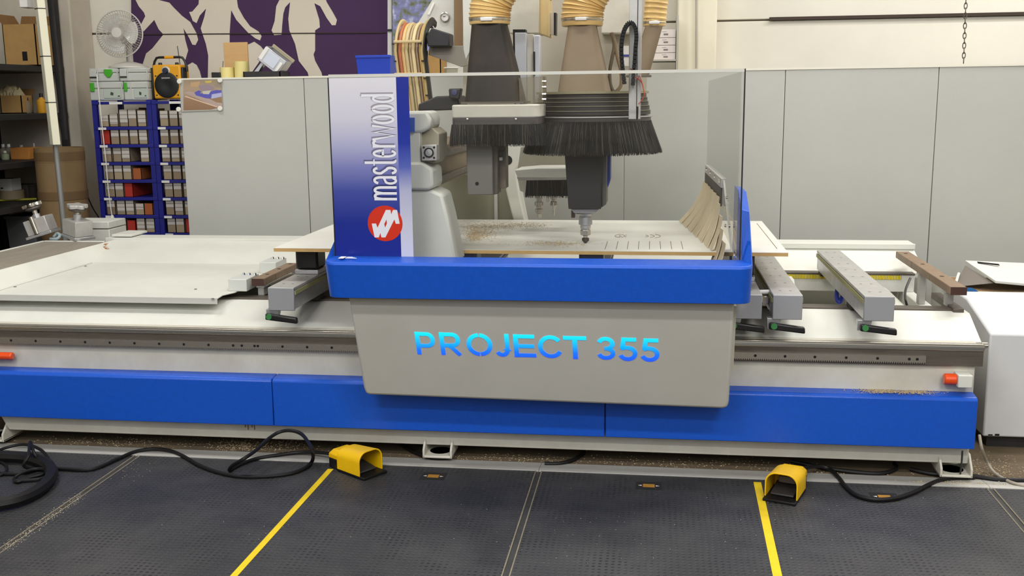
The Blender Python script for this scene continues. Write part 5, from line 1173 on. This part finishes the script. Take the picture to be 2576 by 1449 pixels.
for k, (va, vb_) in enumerate(((291, 280), (279, 268), (267, 257), (256, 247), (246, 236))):
    rr = rb*(1.0-.018*k); MB().lathe([(rr*.95, z_(va)), (rr, z_(va)+.002), (rr, z_(vb_)-.003), (rr*.985, z_(vb_))], (bxc, byc, 0), (0, 0, 1), 56).build('bellows_ring', M('bellows_dark', (44, 40, 40), .4, var=.25, scale=12.), cg)
    MB().lathe([(rr*.985, z_(vb_)-.001), (rr*1.005, z_(vb_)), (rr*1.005, z_(vb_)+.0025), (rr*.985, z_(vb_)+.003)], (bxc, byc, 0), (0, 0, 1), 56, False).build('bellows_seam', M('seam_olive', (132, 128, 108), .5), cg)
c = aY(1517, 315, byc-rb*1.01); MB().lathe([(.005, 0), (.004, .004), (0, .005)], (c.x, byc-math.sqrt(max(0, (rb*1.005)**2-(c.x-bxc)**2)), c.z), (0, -1, 0), 10).build('ring_screw', CHROME, cg)
MB().lathe([(rb*.97, z_(236)), (rb*.97, z_(236)+.01)], (bxc, byc, 0), (0, 0, 1), 48).build('top_plate', M('plate_olive', (150, 142, 112), .6, var=.2), cg)
C2o, ct2, r2 = cone(1466, 66, 46, SY+.05, 1401, 1532, 234, SY-.12, SY+.18, C2, 'suction_cone')
y2 = SY+.05
hose([aY(1465, 50, y2), aY(1466, 28, y2), aY(1474, -2, y2), aY(1500, -42, y2), aY(1552, -72, y2+.02), aY(1650, -86, y2+.05)], 50*px(y2), 'suction_hose', y2)
band(1465, 33, 66, 48, y2)
o3, ct3, r3 = cone(1646, 64, 26, 5.2, 1580, 1632, 190, 5.1, 5.25, C2, 'suction_cone')
hose([aY(1647, 56, 5.2), aY(1650, 20, 5.2), aY(1654, -20, 5.2), aY(1656, -80, 5.2)], 27*px(5.2), 'suction_hose', 5.2)
band(1646, 50, 66, 26, 5.2)
# spindle body
uvp([(1420, 380), (1515, 380), (1512, 526), (1430, 526)], SY-.13, .24, M('spindle_black', (36, 34, 37), .45, .1, var=.12), 'spindle_body', bevel=.003)
uvp([(1515, 384), (1526, 392), (1525, 514), (1514, 522)], SY-.09, .16, M('spindle_side', (92, 90, 88), .4, .3), 'spindle_side', bevel=.002)
uvp([(1510, 380), (1536, 380), (1535, 452), (1530, 470), (1526, 472), (1524, 400)], SY+.0, .12, M('cover_blue', (24, 62, 168), .4), 'blue_cover', bevel=.004)
uvp([(1436, 526), (1508, 526), (1500, 536), (1444, 536)], SY-.09, .16, ALU, 'spindle_flange', bevel=.002); uvp([(1437, 530), (1446, 530), (1446, 548), (1437, 548)], SY-.06, .03, BROWND, 'air_port', bevel=0)
pz = aY(1473, 532, SY)
def lp(steps): return [(r_*px(SY), pz.z-aY(1473, v_, SY).z) for r_, v_ in steps]
MB().lathe(lp([(28, 532), (28, 536), (15, 537), (14, 543), (16, 545), (17, 562), (17, 564), (13, 566), (13, 574), (11, 575)]), pz, (0, 0, -1), 28).build('spindle_nose', ALU, cg)
MB().lathe(lp([(11, 574), (11, 578), (13, 579), (13, 590), (10, 592), (6, 592), (5, 598)]), pz, (0, 0, -1), 6).build('collet_nut', STEEL, cg, bevel=.001)
MB().lathe(lp([(4, 597), (9, 599), (9, 605), (4, 610), (.5, 614)]), pz, (0, 0, -1), 18).build('cutter', M('cutter_brown', (66, 56, 52), .4, .4), cg)
# profile post, cable loop, wires
ps = uvp([(1584, -90), (1617, -90), (1611, 300), (1581, 300)], 4.44, .045, ALUW, 'profile_post', bevel=.002)
uvp([(1605, -90), (1607, -90), (1602, 300), (1600, 300)], 4.438, .01, DARK, 'profile_slot', ps, bevel=0); uvp([(1602, 268), (1606, 268), (1605, 300), (1601, 300)], 4.436, .006, HOLE, 'slot_end', ps, bevel=0)
loop = [(1571, 212), (1567, 180), (1564, 150), (1563, 120), (1566, 92), (1573, 70), (1583, 58), (1592, 60), (1599, 74), (1601, 95), (1599, 120), (1597, 150), (1594, 185), (1592, 215)]
lc_ = None
P_ = smoothpath([aY(u, v, 4.395) for u, v in loop], 3)
m = None; el0 = MB().tube(P_, .006, 6).build('cable_loop', RUBBER, cg)
for i in range(0, len(P_)-1):
    c = (P_[i]+P_[i+1])/2; d = (P_[i+1]-P_[i]); e = d.normalized(); n_ = e.cross(Vector((0, 1, 0)))
    q = d.length*.42
    MB().loft([[c-e*q-n_*.008+Vector((0, -.03, 0)), c-e*q+n_*.008+Vector((0, -.03, 0)), c-e*q+n_*.008+Vector((0, .03, 0)), c-e*q-n_*.008+Vector((0, .03, 0))], [c+e*q-n_*.008+Vector((0, -.03, 0)), c+e*q+n_*.008+Vector((0, -.03, 0)), c+e*q+n_*.008+Vector((0, .03, 0)), c+e*q-n_*.008+Vector((0, .03, 0))]]).build('chain_link', RUBBER, el0)
for pts, cl in (([(1538, 82), (1546, 105), (1550, 130), (1556, 155), (1562, 180), (1562, 215), (1548, 232)], (128, 108, 82)), ([(1541, 84), (1545, 115), (1539, 150), (1534, 180), (1536, 212), (1544, 232)], (112, 98, 80))):
    MB().tube(smoothpath([aY(u, v, 4.9) for u, v in pts]), .008, 8).build('loose_hose', M('hose_dull_%d' % cl[0], cl, .6), cg)
for pts, cl in (([(1586, 172), (1598, 192), (1612, 205), (1619, 226), (1619, 245), (1606, 262)], (176, 60, 44)), ([(1590, 178), (1604, 200), (1608, 190), (1616, 210), (1622, 240)], (190, 84, 70))):
    MB().tube(smoothpath([aY(u, v, 4.42) for u, v in pts]), .0022, 5).build('red_wire', M('wire_%d' % cl[0], cl, .5), cg)
uvp([(1566, 115), (1582, 115), (1582, 166), (1566, 166)], 5.3, .004, PAPER, 'paper_tag', bevel=0); uvp([(1566, 137), (1582, 137), (1582, 143), (1566, 143)], 5.298, .003, M('tag_blue', (70, 80, 150), .6), 'paper_tag_stripe', bevel=0)
# ------------------------------------------------------------------ white cabinet at the right
kx = aZ(2472, 1098, .06).x; ky = aZ(2472, 1098, .06).y
zk = aY(2472, 840, ky).z
kb = aY(2440, 752, ky+.35)
wc = thing('control_cabinet', 'white sloped-top control cabinet beside the right end of the machine', 'cabinet', (kx+.4, ky+.3, 0))
CABW = M('cabinet_white', (212, 212, 214), .6, var=.03, spec=.2)
zbk = max(zk+.02, aY(2500, 752, ky+.40).z)
MB().loft([[(kx, ky, .06), (kx, ky, zk), (kx, ky+.40, zbk), (kx, ky+.60, zbk), (kx, ky+.60, .06)], [(kx+1.0, ky, .06), (kx+1.0, ky, zk), (kx+1.0, ky+.40, zbk), (kx+1.0, ky+.60, zbk), (kx+1.0, ky+.60, .06)]]).build('body', CABW, wc, bevel=.008)
MB().box(kx+.03, kx+1.0, ky+.04, ky+.55, 0, .06).build('plinth', DARK, wc)
c = aY(2486, 1094, ky-.002); 
for k in range(2): MB().box(c.x+.03*k, c.x+.03*k+.02, ky-.001, ky+.002, .066, .072+.003*k).build('scuff_mark', HOLE, wc)
# extraction box with lifted lid behind
ye = 5.75
p0, p1 = aY(2404, 752, ye), aY(2404, 733, ye)
eb = thing('lidded_box', 'white machine box with propped-open dusty lid at right', 'box', (p0.x+.4, ye+.3, 0))
zt_ = aY(2415, 735, ye).z
MB().box(p0.x, p0.x+1.0, ye, ye+.5, 0, zt_).build('body', WHITE, eb, bevel=.006)
MB().box(p0.x+.02, p0.x+.98, ye+.03, ye+.47, zt_, zt_+.003).build('dust_layer', M('dust_brown', (148, 120, 84), .9, var=.3, scale=12.), eb)
for u0, u1 in ((2515, 2560), (2566, 2620)):
    a, b = aY(u0, 748, ye), aY(u1, 743, ye); MB().box(a.x, b.x, ye-.001, ye+.004, a.z, b.z).build('vent_slot', HOLE, eb)
c = aY(2436, 752, ye)
MB().lathe([(.062, 0), (.062, .002), (0, .002)], (c.x, ye, c.z), (0, -1, 0), 32).build('round_badge', M('badge_sky', (44, 112, 176), .4), eb)
MB().xz([(c.x-.035, c.z+.022), (c.x+.03, c.z+.02), (c.x+.034, c.z+.03), (c.x-.03, c.z+.034)], ye-.0035, ye-.001).build('badge_print', PAPER, eb)
l0, l1, l2, l3 = aY(2428, 655, ye+.45), aY(2504, 706, ye-.02), aY(2700, 724, ye-.02), aY(2640, 664, ye+.45)
MB().ext([l0, l1, l2, l3], (0, 0, -.014)).build('lid', WHITE, eb, bevel=.002)
MB().ext([aY(2430, 668, ye+.4), aY(2404, 716, ye+.12), aY(2418, 720, ye+.12), aY(2500, 712, ye+.02)], (0, .01, 0)).build('lid_gusset', M('gusset_grey', (120, 112, 104), .6), eb)
MB().cyl(aY(2402, 720, ye+.1), aY(2412, 688, ye+.25), .008, 8).build('lid_prop', WHITE, eb)
a, b = aY(2458, 660, ye+.40), aY(2512, 666, ye+.33)
MB().ext([a+Vector((0, 0, .002)), b+Vector((0, 0, .002)), b+Vector((0, -.02, -.002)), a+Vector((0, -.02, -.002))], (0, 0, .003)).build('lid_slot', HOLE, eb)

# ------------------------------------------------------------------ safety mats on the floor
mm = bpy.data.materials.new('mat_rubber'); mm.use_nodes = True; nt = mm.node_tree; N = nt.nodes; L = nt.links; B = N['Principled BSDF']
def nd(t, **k):
    n_ = N.new(t)
    for a_, b_ in k.items(): setattr(n_, a_, b_)
    return n_
tc = nd('ShaderNodeTexCoord'); mp = nd('ShaderNodeMapping'); mp.inputs['Scale'].default_value = (44, 44, 1); L.new(tc.outputs['Object'], mp.inputs[0])
vo = nd('ShaderNodeTexVoronoi', feature='F1', voronoi_dimensions='2D'); vo.inputs['Randomness'].default_value = .12; vo.inputs['Scale'].default_value = 1.; L.new(mp.outputs[0], vo.inputs['Vector'])
dr_ = nd('ShaderNodeMapRange'); dr_.inputs[1].default_value = .18; dr_.inputs[2].default_value = .32; L.new(vo.outputs['Distance'], dr_.inputs[0])
n1 = nd('ShaderNodeTexNoise'); n1.inputs['Scale'].default_value = 1.6; n1.inputs['Detail'].default_value = 7; n1.inputs['Roughness'].default_value = .62; L.new(tc.outputs['Object'], n1.inputs['Vector'])
n2 = nd('ShaderNodeTexNoise'); n2.inputs['Scale'].default_value = 160; n2.inputs['Detail'].default_value = 2; L.new(tc.outputs['Object'], n2.inputs['Vector'])
n3 = nd('ShaderNodeTexNoise'); n3.inputs['Scale'].default_value = 7; n3.inputs['Detail'].default_value = 3; L.new(tc.outputs['Object'], n3.inputs['Vector'])
ra = nd('ShaderNodeValToRGB'); ra.color_ramp.elements[0].position = .32; ra.color_ramp.elements[1].position = .70
ra.color_ramp.elements[0].color = (*lin((38, 39, 43)), 1); ra.color_ramp.elements[1].color = (*lin((70, 69, 69)), 1); L.new(n1.outputs[0], ra.inputs[0])
msk = nd('ShaderNodeMapRange'); msk.inputs[1].default_value = .42; msk.inputs[2].default_value = .62; L.new(n3.outputs[0], msk.inputs[0])
inv = nd('ShaderNodeMath', operation='SUBTRACT'); inv.inputs[0].default_value = 1; L.new(dr_.outputs[0], inv.inputs[1])
mul = nd('ShaderNodeMath', operation='MULTIPLY'); L.new(inv.outputs[0], mul.inputs[0]); L.new(msk.outputs[0], mul.inputs[1])
mixc = nd('ShaderNodeMix', data_type='RGBA'); L.new(mul.outputs[0], mixc.inputs[0]); L.new(ra.outputs[0], mixc.inputs[6]); mixc.inputs[7].default_value = (*lin((32, 31, 33)), 1)
spk = nd('ShaderNodeMapRange'); spk.inputs[1].default_value = .74; spk.inputs[2].default_value = .80; L.new(n2.outputs[0], spk.inputs[0])
mix2 = nd('ShaderNodeMix', data_type='RGBA'); L.new(spk.outputs[0], mix2.inputs[0]); L.new(mixc.outputs[2], mix2.inputs[6]); mix2.inputs[7].default_value = (*lin((120, 114, 100)), 1)
L.new(mix2.outputs[2], B.inputs['Base Color']); B.inputs['Roughness'].default_value = .52; B.inputs['Specular IOR Level'].default_value = .45
bpn = nd('ShaderNodeBump'); bpn.inputs['Strength'].default_value = .5; bpn.inputs['Distance'].default_value = .003; L.new(dr_.outputs[0], bpn.inputs['Height']); L.new(bpn.outputs[0], B.inputs['Normal'])
ys0, ys1 = aZ(1288, 1187).y, aZ(600, 1142).y
YM0 = ys0
sm = [aZ(345, 1152).x, (aZ(1350, 1192).x+aZ(1280, 1449).x)/2, (aZ(2495, 1245).x+aZ(2576, 1330).x)/2]
sw = .032
mx = [sm[0]-2.1]+sm+[sm[2]+2.1]
dusty = M('seam_dust', (128, 120, 102), .8, var=.4, scale=30., dust=(80, 74, 64))
for i in range(4):
    t = thing('safety_mat', 'dimpled black rubber floor mat, %s' % ['the one under the hose coil', 'the one under the left foot pedal', 'the one under the right foot pedal', 'the one in the right corner by the grey cable'][i], 'mat', ((mx[i]+mx[i+1])/2, (YM0+1.6)/2, 0), 'black floor mats')
    MB().box(mx[i]+sw/2, mx[i+1]-sw/2, .6, YM0-.004, .0005, .010).build('rubber_sheet', mm, t)
    for xx in (mx[i]+sw/2-.005, mx[i+1]-sw/2): MB().box(xx, xx+.005, .6, YM0-.004, .0005, .0115).build('edge_trim', dusty, t)
for i, lab in enumerate(('left', 'middle', 'right')):
    tag(MB().box(sm[i]-sw/2+.005, sm[i]+sw/2-.005, .6, YM0-.004, .0005, .007).build('joint_strip', M('joint_dark2', (58, 57, 57), .6, var=.3, scale=20.)), 'dark joint strip between floor mats, the %s one' % lab, 'strip')
# aluminium ramp edging along the mats
ALF = M('ramp_aluminium', (214, 213, 208), .34, .3, var=.22, scale=5., dust=(132, 108, 72), stretch=(.6, 6, 6))
ed = thing('edge_ramp', 'aluminium edge ramp running along the back of the floor mats', 'ramp', (-.5, YM0, 0))
xe_ = [mx[0]]+sm+[mx[4]]
for i in range(4):
    x0, x1 = xe_[i]+.001, xe_[i+1]-.001
    MB().loft([[(x0, YM0-.003, .0005), (x0, YM0-.003, .013), (x0, YM0+.03, .0135), (x0, YM0+.036, .0115), (x0, YM0+.125, .002), (x0, YM0+.125, .0005)], [(x1, YM0-.003, .0005), (x1, YM0-.003, .013), (x1, YM0+.03, .0135), (x1, YM0+.036, .0115), (x1, YM0+.125, .002), (x1, YM0+.125, .0005)]]).build('ramp_section', ALF, ed)
# yellow tape lines
zm_ = .0102
a, b = aZ(832, 1180, zm_), aZ(588, 1449, zm_); d = (b-a); b = a+d*1.5
tag(MB().ext([a+Vector((-.013, 0, 0)), a+Vector((.013, 0, 0)), b+Vector((.013, 0, 0)), b+Vector((-.013, 0, 0))], (0, 0, .0006)).build('tape_line', TAPE), 'yellow tape line running from the left foot pedal across the mat', 'tape')
a, b = aZ(1905, 1213, zm_), aZ(1956, 1449, zm_); d = (b-a); b = a+d*1.5
tag(MB().ext([a+Vector((-.016, 0, 0)), a+Vector((.016, 0, 0)), b+Vector((.016, 0, 0)), b+Vector((-.016, 0, 0))], (0, 0, .0006)).build('tape_line', TAPE), 'yellow tape line running from the right foot pedal across the mat', 'tape')
# mat labels
for (u, v, lab) in ((1090, 1198, 'small black and orange label on the mat right of the left pedal'), (1632, 1222, 'small black and orange label on the mat in the middle'), (2225, 1250, 'small black and orange label on the mat under the right cable')):
    c = aZ(u, v, zm_); t = thing('mat_label', lab, 'label', c, 'labels on the floor mats')
    MB().box(c.x-.055, c.x+.055, c.y-.045, c.y+.045, zm_-.001, zm_+.0006).build('plate', M('label_black', (34, 32, 30), .5), t)
    MB().box(c.x-.025, c.x+.025, c.y-.018, c.y+.018, zm_+.0006, zm_+.001).build('orange_patch', M('label_orange', (186, 132, 44), .5, var=.3, scale=60.), t)
    for s in (-1, 1): MB().xy([(c.x+s*.030, c.y+.006), (c.x+s*.045, c.y), (c.x+s*.030, c.y-.006)], zm_+.0006, zm_+.001).build('arrow_mark', PAPER, t)

# ------------------------------------------------------------------ foot pedals
def pedal(label):
    t = thing('foot_pedal', label, 'pedal', (0, 0, 0), 'yellow foot pedals')
    W, D, H = .135, .155, .118
    MB().box(-W/2, W/2, -.03, D, 0, .012).build('base_plate', RUBBER, t, bevel=.003)
    MB().box(-W/2+.012, W/2-.012, D-.002, D+.075, 0, .045).build('rear_base', BLACK, t, bevel=.004)
    sh = [(-W/2+.012, D+.075), (W/2-.012, D+.075), (W/2-.012, D-.004), (-W/2+.012, D-.004)]
    MB().loft([[(x, y, .045) for x, y in sh], [(x, y, .066) for x, y in sh], [(x*.72, D-.004+(y-D+.004)*.8, .086) for x, y in sh]]).build('rear_housing', YELLOW, t, bevel=.004)
    # hood: arch swept back, walls 6 mm
    def arch(w, h, r, off):
        return [(-w/2, .012)]+cn(-w/2+r, h-r, r, 180, 90, 6)+cn(w/2-r, h-r, r, 90, 0, 6)+[(w/2, .012)]
    o_ = arch(W, H, .045, 0); i_ = arch(W-.012, H-.006, .041, 0)
    ringF = [(x, .0, z) for x, z in o_]+[(x, .0, z) for x, z in reversed(i_)]
    ringB = [(x, D, .012+(z-.012)*.86) for x, z in o_]+[(x, D, .012+(z-.012)*.86) for x, z in reversed(i_)]
    MB().loft([ringF, ringB]).build('hood', YELLOW, t, bevel=.0015)
    MB().xz([(x*.99, .012+(z-.012)*.85) for x, z in o_], D-.006, D).build('hood_back', YELLOW, t)
    MB().loft([[(-.048, .02, .013), (.048, .02, .013), (.048, .02, .022), (-.048, .02, .022)], [(-.048, .13, .028), (.048, .13, .028), (.048, .13, .042), (-.048, .13, .042)]]).build('tread', M('tread_black', (44, 42, 42), .6), t, bevel=.004)
    MB().box(-.035, .035, .10, .135, .042, .07).build('switch_block', M('switch_grey', (110, 104, 98), .5), t, bevel=.003)
    return t
pl = pedal('yellow foot pedal at the left yellow line turned towards the right'); PZ0 = .0105
a, b = aZ(905, 1206, PZ0), aZ(962, 1186, PZ0); ang = math.atan2(b.y-a.y, b.x-a.x)
mid = (a+b)/2; pl.rotation_euler = (0, 0, ang); pl.location = (mid.x-.03*math.sin(ang)*0, mid.y, PZ0)
pr2 = copy_tree(pl); pr2['label'] = 'yellow foot pedal at the right yellow line facing the front'
a, b = aZ(1918, 1258, PZ0), aZ(2000, 1272, PZ0); mid = (a+b)/2; ang2 = math.atan2(b.y-a.y, b.x-a.x)
pr2.location = (mid.x+.01, mid.y+.02, PZ0); pr2.rotation_euler = (0, 0, ang2)

# ------------------------------------------------------------------ cables on the floor
def F(u, v, z=.018): return aZ(u, v, z)
def cable(name, pts, r, label, mat=RUBBER, cat='cable', n=6):
    return tag(MB().tube(smoothpath(pts, n), r, 8).build(name, mat), label, cat)
yl = 4.385
cable('pedal_cable', [F(842, 1143, .04), F(800, 1138, .03), F(750, 1138, .02), F(690, 1146, .02), F(640, 1155, .02), F(600, 1170, .02), F(578, 1183, .02), F(584, 1172, .05), F(612, 1155, .10), aY(645, 1132, 4.22), aY(670, 1108, 4.30), aY(700, 1088, yl-.02), aY(730, 1083, yl-.02), aY(757, 1091, 4.34), aY(775, 1112, 4.25), aY(786, 1135, 4.15), F(786, 1158, .03), F(768, 1177, .02), F(730, 1191, .02), F(670, 1198, .02), F(600, 1198, .02), F(545, 1187, .02), F(500, 1170, .02), F(460, 1147, .02), F(425, 1133, .022), F(385, 1129, .022), F(340, 1136, .022), F(295, 1155, .02), F(250, 1175, .02), F(215, 1182, .02), F(165, 1180, .02), F(110, 1178, .02), F(60, 1188, .02), F(20, 1192, .02), F(-60, 1186, .02)], .0085, 'black cable of the left foot pedal looping across the mat')
cable('coiled_cable', [F(-40, 1150, .03), F(10, 1128, .03), F(60, 1118, .04), F(100, 1130, .04), F(122, 1155, .03), F(118, 1175, .02), F(90, 1180, .02), F(60, 1172, .05), F(72, 1145, .09), F(76, 1112, .10), F(86, 1140, .08), F(104, 1165, .03), F(122, 1178, .02), F(110, 1192, .02), F(75, 1202, .02), F(45, 1212, .02), F(36, 1204, .02), F(55, 1190, .03), F(90, 1180, .03), F(115, 1182, .03), F(118, 1196, .02), F(95, 1206, .02), F(40, 1210, .02)], .0075, 'coil of thin black cable lying inside the thick black hose')
cable('black_hose', [F(-120, 1270, .04), F(-40, 1272, .04), F(30, 1262, .04), F(80, 1243, .04), F(115, 1218, .04), F(130, 1192, .04), F(118, 1168, .04), F(70, 1152, .04), F(10, 1148, .04), F(-60, 1142, .04)], .027, 'thick black hose curled at the left edge of the mats', RUBBER, 'hose')
cable('thin_coil', [F(-30, 1165, .03), F(0, 1162, .02), F(16, 1172, .02), F(14, 1188, .02), F(-4, 1196, .02), F(-30, 1194, .02)], .006, 'small loop of black cable at the very left of the mats')
cable('pedal_cable', [F(2012, 1184, .05), F(2035, 1176, .04), F(2065, 1173, .03), F(2090, 1182, .02), F(2110, 1202, .02), F(2128, 1225, .02), F(2155, 1246, .02), F(2200, 1257, .02), F(2250, 1254, .02), F(2295, 1240, .02), F(2335, 1220, .018), F(2370, 1207, .015), F(2415, 1202, .012), F(2450, 1202, .010)], .0095, 'black cable of the right foot pedal curving across the mat')
cable('grey_cable', [aY(2464, 1095, 4.55), aY(2470, 1128, 4.5), F(2482, 1160, .05), F(2500, 1187, .015), F(2530, 1207, .012), F(2560, 1218, .018), F(2620, 1230, .012), F(2700, 1240, .012)], .0065, 'pale grey cable trailing down beside the right end of the machine', M('cable_grey', (160, 152, 138), .5))
cable('under_cable', [F(980, 1100, .012), F(1010, 1118, .012), F(1045, 1138, .012), F(1090, 1152, .012), F(1130, 1150, .012), F(1128, 1138, .012)], .010, 'black cable coming out below the middle foot of the machine')
cable('under_cable', [F(1370, 1166, .012), F(1410, 1165, .012), F(1445, 1155, .012), F(1470, 1138, .012)], .009, 'black cable bowing out under the machine right of the middle foot')
cable('under_cable', [F(1990, 1160, .012), F(2080, 1178, .012), F(2160, 1188, .012), F(2220, 1190, .012), F(2255, 1178, .012), F(2250, 1165, .012)], .009, 'black cable bowing out under the machine behind the right pedal cable')
cable('floor_cable', [F(2290, 1180, .012), F(2350, 1192, .012), F(2450, 1198, .012), F(2520, 1207, .012), F(2640, 1208, .012)], .010, 'black cable on the bare floor beside the right machine foot')
cable('floor_cable', [F(2470, 1104, .012), F(2520, 1102, .012), F(2560, 1106, .012), F(2650, 1116, .012)], .011, 'black cable on the floor below the white control cabinet')
cable('cable_tie', [aY(2421, 1135, 4.39), aY(2419, 1165, 4.42), aY(2415, 1196, 4.46)], .004, 'black strap hanging from the right end of the blue skirt', BLACK, 'strap')
# sawdust on the floor
dust('floor_sawdust', 'tan sawdust scattered on the floor between mats and machine', [(700, 1120, 60, 10), (600, 1122, 40, 8), (300, 1112, 120, 8), (1250, 1155, 150, 8), (1700, 1170, 200, 8), (2000, 1195, 100, 6), (2300, 1215, 80, 8), (2420, 1225, 60, 8), (2250, 1215, 60, 6), (2500, 1180, 50, 18)], 3500, .0035, .001, WOODY, lambda q: q.y > YM0+.13)
dust('ramp_sawdust', 'tan sawdust lying over the right end of the aluminium ramp', [(2380, 1226, 60, 5), (2480, 1232, 50, 6), (2300, 1220, 60, 4)], 4500, .0034, .0105, WOODY, lambda q: YM0+.002 < q.y < YM0+.09)
dust('mat_debris', 'pale wood specks scattered over the black floor mats', [(1700, 1340, 250, 50), (1300, 1300, 200, 60), (2150, 1330, 150, 50), (700, 1280, 200, 60), (330, 1180, 30, 20)], 260, .0016, .0102, M('speck_pale', (196, 186, 164), .8), lambda q: q.y < YM0-.02)
dust('seam_debris', 'pale sawdust caught along the left mat joint', [(200-180*(k/12), 1250+125*(k/12), 8, 6) for k in range(13)], 500, .0018, .0118, M('speck_pale', (196, 186, 164), .8), lambda q: abs(q.x-sm[0]) < .045)
